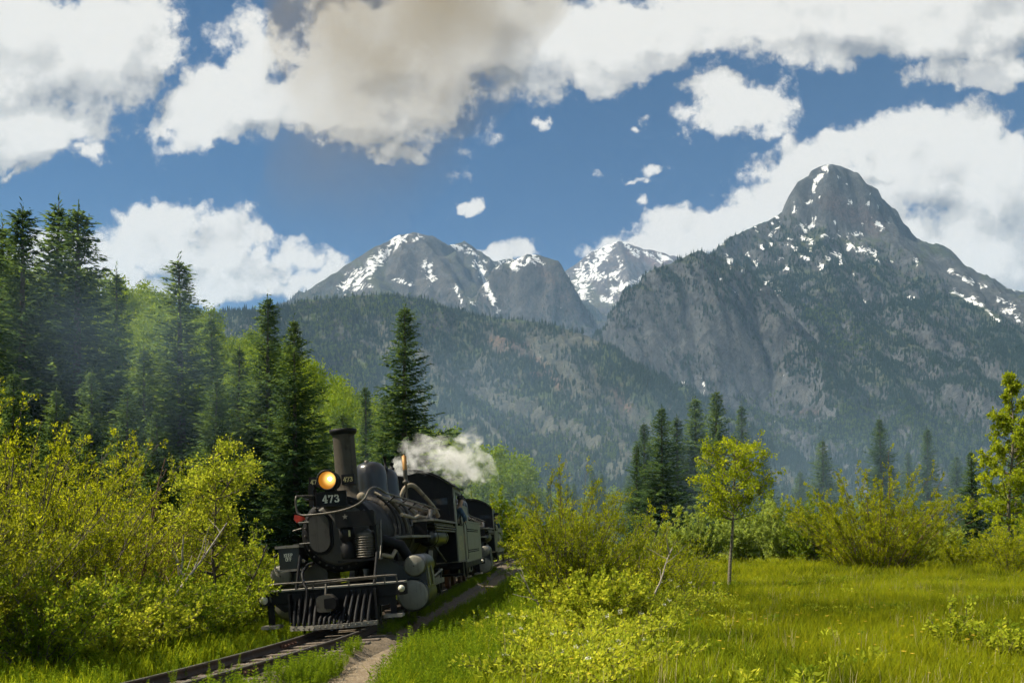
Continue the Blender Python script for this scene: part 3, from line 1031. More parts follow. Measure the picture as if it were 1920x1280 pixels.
for sd in (-1, 1):
    off = sd * 0.487
    prof = [(-0.06, -0.125), (0.06, -0.125), (0.06, -0.112), (0.012, -0.098), (0.010, -0.04), (0.032, -0.032), (0.033, -0.008), (0.025, 0.0), (-0.025, 0.0), (-0.033, -0.008), (-0.032, -0.032), (-0.010, -0.04), (-0.012, -0.098), (-0.06, -0.112)]
    rl = sweep(TRK, prof, M['rail_side'], 'rail', track, RAIL_Z, off)
    sweep(TRK, [(-0.024, 0.0015), (0.024, 0.0015)], M['rail_top'], 'running_surface', rl, RAIL_Z, off, closed=False)
    for dj in ((20.6,) if sd < 0 else (17.0,)):
        x, y = np.interp(dj, seg, TRK[:, 0]), np.interp(dj, seg, TRK[:, 1])
        h = math.atan2(np.interp(dj, seg, dirs[:, 0]), np.interp(dj, seg, dirs[:, 1]))
        m = MB().box(off + 0.012, off + 0.032, -0.32, 0.32, -0.105, -0.04)
        for q in (-0.24, -0.09, 0.09, 0.24):
            m.lathe([(0.022, 0), (0.022, 0.03), (0.012, 0.05)], (off + 0.032, q, -0.072), 'x', 6)
        jb = m.build('joint_bar', M['rust'], rl)
        jb.location = (x, y, RAIL_Z)
        jb.rotation_euler = (0, -ROLL, -h)

pw = 0.27 + 0.05 * np.sin(np.arange(len(PATH)) * 1.3) + 0.04 * np.sin(np.arange(len(PATH)) * 2.9) + np.clip((16 - PATH[:, 1]) * 0.03, 0, 0.16)
pn = lateral(PATH, 1.0) - PATH
rows = []
for a in (-1, -0.6, 0, 0.6, 1):
    P = PATH + pn * (pw * a)[:, None]
    rows.append(np.stack([P[:, 0], P[:, 1], ground_z(P[:, 0], P[:, 1]) + 0.03 - 0.025 * a * a], -1))
V = np.stack(rows, 1)
k, n = V.shape[:2]
i = np.arange(k * n).reshape(k, n)
f = np.stack([i[:-1, :-1], i[:-1, 1:], i[1:, 1:], i[1:, :-1]], -1).reshape(-1, 4)
tag(obj('gravel_path', np_mesh('gravel_path', V.reshape(-1, 3), f, M['path'], True)), kind='structure')


def pebble(seed):
    bm = bmesh.new()
    bmesh.ops.create_icosphere(bm, subdivisions=1, radius=0.5)
    rg = random.Random(seed)
    for v in bm.verts:
        v.co *= rg.uniform(0.7, 1.2)
        v.co.z *= 0.6
    me = bpy.data.meshes.new('pebble')
    bm.to_mesh(me)
    bm.free()
    me.materials.append(M['pebble'])
    return me


source_collection('pebble', [pebble(s) for s in range(3)])
rg = np.random.default_rng(12)
n = 2600
q = rg.random(n) ** 1.6 * 0.6 + 0.1
pi = (q * (len(PATH) - 1)).astype(int)
P = PATH[pi] + pn[pi] * (pw[pi] * rg.uniform(-1.05, 1.05, n))[:, None] + rg.normal(0, 0.15, (n, 2))
pts = np.stack([P[:, 0], P[:, 1], ground_z(P[:, 0], P[:, 1]) + 0.025], -1)
instancer('path_pebbles', 'pebble', pts, rg.random(n) * 6.28, rg.uniform(0.012, 0.04, n), 3, 'loose pale pebbles lying on the footpath', 'gravel')
n = 3600
q = 4 + rg.random(n) ** 1.3 * 16
x, y = np.interp(q, seg, TRK[:, 0]), np.interp(q, seg, TRK[:, 1])
lo = rg.uniform(-0.95, 0.95, n)
instancer('ballast_stones', 'pebble', np.stack([x + lo, y, 0.075 + lo * math.sin(ROLL)], -1), rg.random(n) * 6.28, rg.uniform(0.02, 0.055, n), 4, 'brown ballast stones between the rails', 'gravel')

# ------------------------------------------------------------------ locomotive
M['black'] = worn_mat('sooty_black_paint', (0.005, 0.005, 0.006), (0.020, 0.0175, 0.015), 0.55, 5, 0.0, (0.42, 0.8), True, 0.16)
M['black_gloss'] = worn_mat('oily_black_paint', (0.008, 0.008, 0.009), (0.028, 0.025, 0.021), 0.30, 3, 0.0, (0.45, 0.85), True, 0.5, 0.0008)
M['graphite'] = worn_mat('graphite_grey_plate', (0.060, 0.056, 0.048), (0.030, 0.027, 0.024), 0.6, 6, 0.1, spec=0.25)
M['steel'] = worn_mat('dull_cylinder_steel', (0.185, 0.175, 0.138), (0.095, 0.088, 0.068), 0.6, 3, 0.1)
M['stack'] = worn_mat('scorched_chimney_paint', (0.062, 0.052, 0.039), (0.026, 0.021, 0.017), 0.75, 4, 0.0, spec=0.2)
M['dust'] = worn_mat('dusty_plank', (0.19, 0.175, 0.145), (0.09, 0.08, 0.065), 0.85, 9, 0.0, streak=False)
M['tan'] = worn_mat('tan_pipe_lagging', (0.22, 0.18, 0.125), (0.05, 0.04, 0.03), 0.8, 7, 0.0, (0.5, 0.75), False)
M['pipe'] = worn_mat('greasy_iron_pipe', (0.085, 0.075, 0.06), (0.03, 0.027, 0.023), 0.5, 9, 0.5, streak=False)
M['rail_iron'] = worn_mat('worn_handrail', (0.10, 0.09, 0.075), (0.035, 0.03, 0.025), 0.45, 12, 0.6, streak=False)
M['brass'] = worn_mat('ochre_whistle', (0.33, 0.17, 0.045), (0.20, 0.10, 0.03), 0.5, 10, 0.3)
M['lamp_glass'] = plain('marker_lamp_glass', (0.60, 0.58, 0.45), 0.25)
M['jacket'] = worn_mat('boiler_jacket', (0.014, 0.013, 0.012), (0.15, 0.122, 0.09), 0.6, 2.6, 0.1, (0.5, 0.62), True)
M['tender'] = worn_mat('tender_painted_reflection', (0.125, 0.12, 0.08), (0.21, 0.20, 0.14), 0.42, 3, 0.1, (0.4, 0.75), True, 0.8)  # worn dark paint; the olive tone holds the meadow's reflection as colour
M['letter'] = plain('cream_lettering', (0.78, 0.74, 0.58), 0.6)
M['gold'] = plain('gold_lettering', (0.46, 0.40, 0.17), 0.5)
M['flag'] = plain('red_flag_cloth', (0.55, 0.035, 0.015), 0.8)
M['denim'] = plain('blue_denim', (0.045, 0.085, 0.14), 0.9)
M['skin'] = plain('skin', (0.42, 0.24, 0.16), 0.6)
M['cloth_dark'] = plain('dark_cap_cloth', (0.035, 0.032, 0.03), 0.9)
M['glass'] = plain('dusty_cab_glass', (0.03, 0.035, 0.04), 0.08)
m, T = new_mat('lit_headlight_lens')
c = objco(T)
e = T.n('ShaderNodeEmission')
d = T.vmath('LENGTH', T.vmath('MULTIPLY', T.vmath('SUBTRACT', c, (-0.06, 0.0, 2.79)), (1, 0, 1)))
T.val(e.inputs[0], T.mix(T.ramp(d, 0.02, 0.20), (1.0, 0.62, 0.16), (0.85, 0.30, 0.025)))
T.val(e.inputs[1], T.ramp(d, 0.03, 0.17, 0.95, 0.26))
finish(T, e.outputs[0])
M['lens'] = m
M['bulb'] = plain('lit_bulb', (1, 1, 1), emit=(1.0, 0.80, 0.42), es=4.0)

GLYPH = {
    '4': [[(.42, 0), (.42, 1)], [(.40, .98), (.0, .32)], [(.0, .30), (.62, .30)], [(.27, .03), (.58, .03)]],
    '7': [[(.0, .93), (.58, .93)], [(.55, .93), (.22, 0)], [(.03, .98), (.03, .74)]],
    '3': [[(.02, .80), (.14, .95), (.36, .95), (.48, .80), (.44, .62), (.22, .53)], [(.22, .52), (.48, .44), (.54, .22), (.40, .05), (.16, .04), (.01, .18)]],
    'K': [[(.06, 0), (.06, 1)], [(.52, 1), (.08, .46)], [(.18, .58), (.56, 0)]],
    'E': [[(.06, 0), (.06, 1)], [(.0, .95), (.5, .95)], [(.06, .5), (.4, .5)], [(.0, .05), (.5, .05)]],
    'P': [[(.06, 0), (.06, 1)], [(.06, .95), (.42, .95), (.52, .75), (.42, .5), (.06, .5)]],
    'O': [[(.28, 1), (.05, .8), (.02, .5), (.05, .2), (.28, 0), (.5, .2), (.54, .5), (.5, .8), (.28, 1)]],
    'F': [[(.06, 0), (.06, 1)], [(.0, .95), (.5, .95)], [(.06, .5), (.4, .5)]],
}


def lettering(lines, h, width, gap, place, mat, parent, name='lettering'):
    """strokes of letters; place(u, v, w) maps writing-plane coordinates to the thing"""
    vs, fs = [], []
    q = 0
    nl = len(lines)
    for li, txt in enumerate(lines):
        adv = h * (0.62 + gap)
        u0 = -adv * len(txt) / 2 + h * gap / 2
        v0 = (nl - 1) * h * 0.62 - li * h * 1.24 - h / 2
        for ch in txt:
            for st in GLYPH.get(ch, []):
                for (a0, b0), (a1, b1) in zip(st[:-1], st[1:]):
                    p, r_ = np.array((u0 + a0 * h, v0 + b0 * h)), np.array((u0 + a1 * h, v0 + b1 * h))
                    dd = (r_ - p) / max(np.linalg.norm(r_ - p), 1e-6)
                    nn = np.array((-dd[1], dd[0])) * width * h / 2 * (1.0 if abs(dd[1]) > 0.5 else 0.62)
                    p, r_ = p - dd * width * h * 0.3, r_ + dd * width * h * 0.3
                    b = len(vs)
                    for c_ in (p + nn, r_ + nn, r_ - nn, p - nn):
                        vs.append(place(c_[0], c_[1], 0.003 + 0.0004 * q))
                    fs.append((b, b + 1, b + 2, b + 3))
                    q = (q + 1) % 9
            u0 += adv
    me = bpy.data.meshes.new(name)
    me.from_pydata(vs, [], fs)
    me.materials.append(mat)
    return tag(obj(name, me, parent), kind='stuff')


def locomotive(root, numbered=True):
    VX, CX = {1: 1.27, -1: -1.37}, {1: 1.20, -1: -1.26}
    B = lambda: MB()
    # frame and running gear
    B().box(-0.36, 0.36, 0.2, 10.6, 0.42, 0.78).build('frame', M['black'], root)
    boiler = B().lathe([(0.70, 2.95), (0.775, 2.98), (0.775, 7.2), (0.87, 8.0), (0.87, 10.0)], (0, 0, 1.80), 'y', 40).build('boiler', M['jacket'], root)
    for yy in (3.4, 4.9, 6.4, 7.9, 9.2):
        r_ = 0.785 if yy < 7.2 else 0.882
        B().lathe([(r_, -0.03), (r_ + 0.008, -0.03), (r_ + 0.008, 0.03), (r_, 0.03)], (0, yy, 1.80), 'y', 40, caps=False).build('boiler_band', M['black'], boiler)
    B().prism([(-0.62, 0.8), (0.62, 0.8), (0.80, 1.5), (-0.80, 1.5)], 7.9, 10.0).build('firebox', M['black'], root)
    sb = B().lathe([(0.60, 1.03), (0.715, 1.05), (0.735, 1.10), (0.735, 3.0)], (-0.05, 0, 1.76), 'y', 48).build('smokebox', M['black'], root)
    B().lathe([(0.02, 1.0), (0.55, 1.005), (0.60, 1.03), (0.60, 1.05)], (-0.05, 0, 1.76), 'y', 48).build('smokebox_front', M['graphite'], sb)
    mb = B()
    for i in range(28):
        a = 2 * math.pi * i / 28
        mb.lathe([(0.022, 1.035), (0.022, 1.005), (0.010, 0.99)], (-0.05 + 0.655 * math.cos(a), 0, 1.76 + 0.655 * math.sin(a)), 'y', 6)
    tag(mb.build('bolt_ring', M['graphite'], sb), kind='stuff')

    def stadium(cx, cz, hw, hh, n=10):
        p = []
        for i in range(n + 1): p.append((cx + hw * math.cos(math.pi * i / n), cz + hh - hw + hw * math.sin(math.pi * i / n)))
        for i in range(n + 1): p.append((cx - hw * math.cos(math.pi * i / n), cz - hh + hw - hw * math.sin(math.pi * i / n)))
        return p
    dr = B().prism(stadium(-0.40, 1.80, 0.245, 0.42), 0.955, 1.01).build('smokebox_door', M['black'], root)
    B().prism(stadium(-0.40, 1.80, 0.195, 0.365), 0.905, 0.954).build('door_plate', M['graphite'], dr)
    for zz in (2.02, 1.62):
        B().tube([(-0.80, 0.96, zz), (-0.58, 0.93, zz)], 0.022, 6).build('hinge', M['graphite'], dr)
    # chimney, headlight, plates
    ch = B().lathe([(0.36, 2.44), (0.30, 2.52), (0.235, 2.60), (0.222, 2.72), (0.215, 3.70), (0.225, 3.76), (0.262, 3.80), (0.27, 3.85), (0.20, 3.86), (0.19, 3.70)], (-0.03, 2.0, 0), 'z', 32, caps=False).build('chimney', M['stack'], root)
    B().lathe([(0.226, 3.75), (0.268, 3.79), (0.278, 3.86), (0.20, 3.872), (0.18, 3.72)], (-0.03, 2.0, 0), 'z', 32, caps=False).build('chimney_lip', M['black'], ch)
    hl = B().lathe([(0.10, 1.22), (0.16, 1.16), (0.185, 1.05), (0.185, 0.74), (0.200, 0.72), (0.200, 0.66), (0.170, 0.655), (0.165, 0.70)], (-0.12, 0, 2.77), 'y', 32, caps=False).build('headlight', M['black'], root)
    B().lathe([(0.002, 0.675), (0.10, 0.68), (0.168, 0.70)], (-0.12, 0, 2.77), 'y', 32).build('lens', M['lens'], hl)
    B().lathe([(0.004, 0.640), (0.03, 0.648), (0.042, 0.668)], (-0.06, 0, 2.79), 'y', 12).build('bulb', M['bulb'], hl)
    B().box(-0.30, 0.06, 0.78, 1.3, 2.44, 2.56).box(-0.22, -0.02, 0.85, 1.05, 2.55, 2.60).build('headlight_bracket', M['black'], root)
    plt = B().box(-0.35, 0.19, 0.72, 0.76, 2.30, 2.54).build('number_plate', M['black'], root)
    fr_ = B()
    for a in ((-0.375, 0.215, 2.525, 2.56), (-0.375, 0.215, 2.275, 2.31), (-0.375, -0.345, 2.31, 2.525), (0.185, 0.215, 2.31, 2.525)):
        fr_.box(a[0], a[1], 0.70, 0.755, a[2], a[3])
    fr_.build('plate_frame', M['black'], plt)
    if numbered: lettering(['473'], 0.135, 0.20, 0.22, lambda u, v, w: (-0.08 + u, 0.72 - w, 2.42 + v), M['letter'], plt, 'number')
    for sx, x0 in ((1, 0.10), (-1, -0.53)):
        nb = B().box(x0, x0 + 0.25, 0.93, 1.12, 2.68, 2.87).build('number_board', M['black'], root)
        if numbered: lettering(['473'], 0.085, 0.17, 0.12, lambda u, v, w, x0=x0: (x0 + 0.125 + u, 0.93 - w, 2.775 + v), M['gold'], nb, 'number')
    # grab rail round the front and handrails along the boiler
    B().tube(smooth_path([(-0.39, 0.75, 2.50), (-0.62, 0.5, 2.50), (-0.66, 0.42, 2.47), (-0.665, 0.40, 2.28), (-0.60, 0.38, 2.15), (-0.30, 0.34, 2.13), (0.15, 0.34, 2.16), (0.45, 0.38, 2.24), (0.60, 0.5, 2.36), (0.66, 0.68, 2.52), (0.74, 0.95, 2.58), (0.80, 1.6, 2.50)], 4), 0.020, 7).build('front_grab_rail', M['rail_iron'], root)
    B().tube([(-0.39, 0.75, 2.42), (-0.55, 0.45, 2.48)], 0.012, 6).box(-0.50, -0.40, 0.7, 0.95, 2.30, 2.62).box(-0.50, -0.38, 0.72, 0.84, 2.60, 2.70).build('rail_bracket', M['black'], root)
    for sx in (-1, 1):
        hr = B().tube([(sx * 0.80, 1.6, 2.50), (sx * 0.86, 5.0, 2.46), (sx * 0.90, 9.6, 2.40)], 0.018, 7).build('boiler_handrail', M['rail_iron'], root)
        for yy in (2.4, 4.0, 5.6, 7.2, 8.8):
            B().tube([(sx * 0.62, yy, 2.30), (sx * 0.85, yy, 2.47)], 0.02, 6).build('rail_stanchion', M['black'], hr)
    fg = B().prism([(-0.72, 2.16), (-0.56, 2.13), (-0.52, 2.06), (-0.68, 2.01), (-0.73, 2.07)], 0.42, 0.45).build('flag', M['flag'], root)
    B().tube([(-0.78, 0.44, 1.86), (-0.60, 0.44, 1.90)], 0.014, 6).build('flag_bracket', M['rail_iron'], root)
    # shield and air compressor on the front
    B().box(0.03, 0.76, 0.44, 0.60, 1.86, 2.14, 0.02).build('pump_shield', M['black'], root)
    st = []
    for i in range(10):
        r_ = 0.055 if i % 2 == 0 else 0.022
        a = math.pi / 2 + i * math.pi / 5
        st.append((0.22 + r_ * math.cos(a), 2.05 + r_ * math.sin(a)))
    B().prism(st, 0.428, 0.4385).build('star_emblem', M['dust'], root)
    cp = B().lathe([(0.13, 1.28), (0.14, 1.30), (0.14, 1.52), (0.11, 1.55), (0.11, 1.62), (0.145, 1.64), (0.145, 1.84), (0.08, 1.86)], (0.19, 0.62, 0), 'z', 18).build('air_compressor', M['black'], root)
    fn_ = [(0.12, 1.26)]
    for i in range(9):
        zz = 1.28 + i * 0.045
        fn_ += [(0.205, zz), (0.205, zz + 0.02), (0.18, zz + 0.024), (0.18, zz + 0.042)]
    fn_ += [(0.19, 1.70), (0.12, 1.76), (0.06, 1.80)]
    B().lathe(fn_, (0.53, 0.64, 0), 'z', 22).build('finned_cylinder', M['pipe'], cp)
    B().box(0.02, 0.78, 0.45, 0.95, 1.21, 1.255).box(0.73, 0.77, 0.5, 0.9, 1.25, 1.86).build('pump_bracket', M['black'], cp)
    B().box(0.25, 0.285, 0.478, 0.483, 1.68, 1.80).build('gauge_mark', M['gold'], cp)
    # warning box
    kb = B().box(-1.15, -0.76, 0.70, 1.15, 1.16, 1.555).build('warning_box', M['black_gloss'], root)
    B().box(-1.20, -0.74, 0.66, 1.18, 1.558, 1.61).build('box_lid', M['dust'], kb)
    B().box(-1.17, -0.74, 0.67, 1.17, 1.12, 1.158).build('box_base', M['dust'], kb)
    B().tube([(-1.17, 0.68, 1.45), (-1.22, 0.66, 1.42), (-1.22, 0.66, 1.15), (-1.16, 0.68, 1.12)], 0.012, 6).build('box_bracket', M['rail_iron'], kb)
    lettering(['KEEP', 'OFF'], 0.062, 0.20, 0.05, lambda u, v, w: (-0.965 + u, 0.70 - w, 1.385 + v), M['letter'], kb, 'warning_words')
    # cylinders and valve chests
    for sx in (-1, 1):
        cyl = B().lathe([(0.31, 1.52), (0.325, 1.56), (0.325, 2.75), (0.31, 2.78)], (CX[sx], 0, 0.46), 'y', 36).build('cylinder', M['black_gloss'], root)
        B().lathe([(0.03, 1.455), (0.26, 1.465), (0.30, 1.49), (0.30, 1.535)], (CX[sx], 0, 0.46), 'y', 36).build('cylinder_cover', M['steel'], cyl)
        vc = B().lathe([(0.205, 1.52), (0.22, 1.55), (0.22, 2.95), (0.20, 2.98)], (VX[sx], 0, 1.03), 'y', 30).build('valve_chest', M['black_gloss'], root)
        B().lathe([(0.02, 1.44), (0.17, 1.45), (0.205, 1.475), (0.205, 1.535)], (VX[sx], 0, 1.03), 'y', 30).build('valve_cover', M['steel'], vc)
        B().lathe([(0.018, 1.445), (0.018, 1.42), (0.008, 1.415)], (VX[sx], 0, 1.03), 'y', 8).build('cover_bolt', M['pipe'], vc)
        s_ = sx
        B().prism([(s_ * 0.45, 0.55), (s_ * 1.51, 0.50), (s_ * 1.475, 1.06), (s_ * 0.98, 1.06), (s_ * 0.5, 1.35)], 1.60, 2.70).build('cylinder_saddle', M['black_gloss'], root)
        for ya, yb in ((1.75, 1.84), (2.3, 2.42)):
            B().prism([(s_ * 1.515, 0.62), (s_ * 1.53, 0.62), (s_ * 1.50, 1.0), (s_ * 1.485, 1.0)], ya, yb).build('saddle_strap', M['tender'], cyl)  # olive strap colour stands in for a green reflection
        B().tube([(s_ * 0.62, 1.7, 1.60), (s_ * 0.98, 1.85, 1.45), (s_ * 1.08, 2.0, 1.20)], 0.11, 12).build('steam_pipe', M['black'], root)
        # crosshead, guides, rods and valve gear
        B().box(s_ * 1.20 - 0.05, s_ * 1.20 + 0.05, 2.8, 4.3, 0.60, 0.66).box(s_ * 1.20 - 0.05, s_ * 1.20 + 0.05, 2.8, 4.3, 0.27, 0.33).build('guide_bar', M['steel'], root)
        B().prism_x([(3.3, 0.26), (3.7, 0.26), (3.78, 0.46), (3.66, 0.72), (3.34, 0.72), (3.25, 0.46)], s_ * 1.20 - 0.07, s_ * 1.20 + 0.07).build('crosshead', M['steel'], root)
        B().tube([(s_ * 1.20, 2.7, 0.46), (s_ * 1.20, 3.3, 0.46)], 0.04, 8).build('piston_rod', M['steel'], root)
        B().prism_x([(3.4, 0.42), (7.4, 0.52), (7.4, 0.64), (3.4, 0.50)], s_ * 1.02 - 0.03, s_ * 1.02 + 0.03).build('main_rod', M['steel'], root)
        B().box(s_ * 0.93 - 0.03, s_ * 0.93 + 0.03, 4.5, 8.95, 0.40, 0.52).build('side_rod', M['steel'], root)
        B().box(s_ * 1.22 - 0.06, s_ * 1.22 + 0.06, 3.15, 3.6, 0.92, 1.16).build('valve_guide', M['steel'], root)
        B().tube([(s_ * 1.20, 2.95, 1.20), (s_ * 1.20, 3.30, 1.22), (s_ * 1.22, 3.42, 1.10), (s_ * 1.22, 3.48, 0.55)], 0.032, 6).build('combination_lever', M['rail_iron'], root)
        B().prism_x([(4.2, 0.95), (4.5, 1.30), (4.62, 1.28), (4.45, 0.95), (4.62, 0.62), (4.5, 0.60)], s_ * 1.22 - 0.04, s_ * 1.22 + 0.04).build('reversing_link', M['steel'], root)
        B().tube([(s_ * 1.22, 3.45, 1.05), (s_ * 1.22, 4.45, 1.02)], 0.028, 6).build('radius_rod', M['steel'], root)
        B().tube([(s_ * 1.05, 7.4, 0.58), (s_ * 1.12, 7.2, 0.78), (s_ * 1.2, 4.5, 0.66)], 0.028, 6).build('eccentric_rod', M['steel'], root)
        B().tube([(s_ * 1.0, 6.3, 1.55), (s_ * 1.16, 7.9, 0.95)], 0.03, 6).build('brace', M['pipe'], root)
    def wheel(x, y, r, name):
        w_ = B().lathe([(r - 0.07, -0.06), (r, -0.06), (r, 0.05), (r + 0.025, 0.055), (r + 0.025, 0.075), (r - 0.07, 0.075)], (x, y, r), 'x', 28, caps=False).build(name, M['pipe'], root)
        sp_ = B().lathe([(0.10, -0.08), (0.10, 0.08)], (x, y, r), 'x', 12)
        n_ = 12 if r > 0.45 else 7
        for i in range(n_):
            a = 2 * math.pi * i / n_
            sp_.tube([(x, y + 0.05 * math.cos(a), r + 0.05 * math.sin(a)), (x, y + (r - 0.05) * math.cos(a), r + (r - 0.05) * math.sin(a))], 0.028, 5)
        sp_.build('spokes', M['black'], w_)
    for sx in (-1, 1):
        for yy in (4.6, 6.0, 7.4, 8.8):
            wheel(sx * 0.54, yy, 0.555, 'driving_wheel')
        wheel(sx * 0.54, 0.95, 0.34, 'leading_wheel')
        wheel(sx * 0.54, 10.9, 0.36, 'trailing_wheel')
    # pilot beam and pilot
    bm_ = B().box(-1.31, 1.31, 0.0, 0.16, 0.56, 0.77, 0.012).build('pilot_beam', M['black'], root)
    B().box(-1.28, 1.28, -0.05, 0.42, 0.773, 0.80).build('beam_plank', M['dust'], bm_)
    B().prism([(-1.12, 0.555), (-0.76, 0.555), (-0.76, 0.40), (-0.92, 0.40), (-0.98, 0.44), (-1.04, 0.50)], 0.02, 0.10).build('beam_gusset', M['black'], bm_)
    B().prism([(0.78, 0.555), (1.08, 0.555), (1.02, 0.46), (0.96, 0.40), (0.78, 0.40)], 0.02, 0.10).build('beam_gusset', M['black'], bm_)
    for xx, zz, r_ in ((-1.255, 0.645, 0.075), (1.245, 0.675, 0.062)):
        ml = B().box(xx - 0.10, xx + 0.10, -0.07, -0.002, zz - 0.10, zz + 0.10).build('marker_lamp', M['black'], root)
        B().lathe([(0.004, -0.115), (r_ * 0.7, -0.10), (r_, -0.072)], (xx, 0, zz), 'y', 18).build('lamp_lens', M['lamp_glass'], ml)
    B().tube(smooth_path([(-1.14, -0.03, 0.60), (-1.15, -0.05, 0.84), (-1.08, -0.06, 0.915), (-0.5, -0.06, 0.915), (0.3, -0.06, 0.92), (1.08, -0.06, 0.925), (1.165, -0.05, 0.87), (1.17, -0.03, 0.52)], 4), 0.017, 7).build('pilot_handrail', M['rail_iron'], root)
    for xx in (-0.95, -0.35, 0.30, 0.95):
        B().box(xx - 0.012, xx + 0.012, -0.07, -0.03, 0.78, 0.925).build('rail_post', M['pipe'], root)
    B().tube([(-0.60, -0.03, 0.86), (-0.2, -0.03, 0.865), (0.45, -0.02, 0.90), (0.8, -0.02, 0.90)], 0.022, 7).build('uncoupling_rod', M['pipe'], root)
    for sx, xx, zz in ((-1, -1.17, 0.14), (1, 1.06, 0.19)):
        sp_ = B().box(xx - 0.055, xx + 0.055, 0.03, 0.07, zz + 0.045, 0.60).build('step_hanger', M['black'], root)
        B().box(xx - 0.17, xx + 0.17, -0.08, 0.16, zz - 0.02, zz + 0.04, 0.01).build('step', M['dust'], sp_)
    # V-shaped foot plate of the pilot
    poly = [(-0.76, -0.26), (-0.30, -0.46), (0.30, -0.46), (0.80, -0.26), (0.80, -0.16), (0.30, -0.34), (-0.30, -0.34), (-0.76, -0.16)]
    n_ = len(poly)
    ft = MB()
    ft._add([(x_, y_, 0.075) for x_, y_ in poly] + [(x_, y_, 0.155) for x_, y_ in poly], [(7, 6, 1, 0), (6, 5, 2, 1), (5, 4, 3, 2), (8, 9, 14, 15), (9, 10, 13, 14), (10, 11, 12, 13)] + [(i, (i + 1) % n_, (i + 1) % n_ + n_, i + n_) for i in range(n_)])
    fp = ft.build('pilot_foot_plate', M['dust'], root)
    bl = B()
    for i in range(15):
        t_ = -0.70 + 1.46 * i / 14
        yy = np.interp(t_, [-0.76, -0.30, 0.30, 0.80], [-0.26, -0.46, -0.46, -0.26])
        bl.lathe([(0.016, 0.0), (0.014, -0.014), (0.005, -0.02)], (t_, yy, 0.115), 'y', 6)
    tag(bl.build('bolt_row', M['steel'], fp), kind='stuff')
    for xx in (-0.69, -0.60, -0.485, -0.39, -0.29, 0.20, 0.31, 0.42, 0.53, 0.64):
        yb = float(np.interp(xx, [-0.76, -0.30, 0.30, 0.80], [-0.21, -0.40, -0.40, -0.21]))
        lean = 0.05 if xx > 0 else -0.01
        B().tube([(xx + lean, -0.01, 0.70), (xx + lean * 0.9, -0.03, 0.60), (xx + lean * 0.3, yb * 0.7, 0.33), (xx, yb, 0.15)], 0.030, 7, 0.034).box(xx + lean - 0.045, xx + lean + 0.045, -0.045, 0.0, 0.60, 0.71).build('pilot_bar', M['black'], root)
    for xx in (-0.19, -0.105, -0.015, 0.075, 0.165):
        B().tube([(xx + 0.05, -0.10, 0.33), (xx + 0.03, -0.24, 0.32), (xx, -0.37, 0.25), (xx - 0.01, -0.40, 0.15)], 0.030, 7).build('short_pilot_bar', M['black'], root)
    for xx in (-0.78, 0.78):
        B().box(xx - 0.02, xx + 0.02, -0.16, -0.01, 0.10, 0.72).build('pilot_side_post', M['black'], root)
    B().box(-0.76, 0.78, 0.10, 0.13, 0.18, 0.58).build('pilot_back_plate', M['black'], root)
    cpl = B().prism([(-0.24, 0.40), (-0.20, 0.37), (0.00, 0.37), (0.05, 0.42), (0.05, 0.62), (0.0, 0.665), (-0.10, 0.68), (-0.20, 0.655), (-0.24, 0.62)], -0.34, -0.02).build('coupler', M['pipe'], root)
    B().prism([(-0.06, 0.43), (0.10, 0.42), (0.13, 0.48), (0.13, 0.58), (0.09, 0.62), (-0.06, 0.61)], -0.42, -0.20).box(-0.10, -0.02, -0.345, -0.30, 0.44, 0.60).build('coupler_knuckle', M['black'], cpl)
    B().tube([(-0.10, -0.18, 0.68), (-0.10, -0.10, 0.86)], 0.02, 6).build('coupler_pin', M['pipe'], cpl)
    B().tube(smooth_path([(-0.52, 0.35, 1.22), (-0.55, 0.05, 1.08), (-0.50, -0.08, 0.88), (-0.44, -0.14, 0.78), (-0.45, -0.20, 0.55), (-0.49, -0.38, 0.18)], 4), 0.026, 8).build('air_hose', M['black'], root)
    B().tube([(-0.62, 0.25, 1.40), (-0.68, 0.05, 0.80)], 0.03, 7).build('smokebox_brace', M['black'], root)
    B().tube([(0.78, 0.35, 1.35), (0.74, 0.06, 0.80)], 0.03, 7).build('smokebox_brace', M['black'], root)
    B().tube([(0.70, 0.5, 1.25), (0.82, 0.45, 1.22), (0.84, 0.5, 1.55), (0.84, 0.6, 1.95)], 0.022, 7).build('pump_pipe', M['rail_iron'], root)
    # running boards, tank, cooling pipes
    for sx in (-1, 1):
        rb = B().box(min(sx * 0.74, sx * 1.20), max(sx * 0.74, sx * 1.20), 1.95, 4.95, 1.60, 1.645).build('running_board', M['dust'], root)
        B().box(min(sx * 0.78, sx * 0.86), max(sx * 0.78, sx * 0.86), 2.1, 2.9, 1.15, 1.598).build('board_bracket', M['black'], rb)
        r2 = B().box(min(sx * 0.80, sx * 1.30), max(sx * 0.80, sx * 1.30), 4.97, 9.98, 1.98, 2.03).build('upper_running_board', M['dust'], root)
        B().box(min(sx * 0.80, sx * 1.12), max(sx * 0.80, sx * 1.12), 4.975, 5.03, 1.50, 1.978).build('board_end_plate', M['black'], r2)
        tk = B().lathe([(0.10, 5.55), (0.20, 5.60), (0.225, 5.70), (0.225, 8.25), (0.20, 8.35), (0.10, 8.40)], (sx * 1.02, 0, 1.60), 'y', 28).build('air_tank', M['black_gloss'], root)
        for yy in (5.95, 7.9):
            B().lathe([(0.228, -0.04), (0.236, -0.04), (0.236, 0.04), (0.228, 0.04)], (sx * 1.02, yy, 1.60), 'y', 28, caps=False).build('tank_strap', M['black'], tk)
        for xx, zz in ((1.20, 1.94), (1.25, 1.885), (1.26, 1.82), (1.25, 1.755)):
            B().tube([(sx * xx, 5.6, zz), (sx * xx, 9.9, zz)], 0.024, 7).build('cooling_pipe', M['rail_iron'], root)
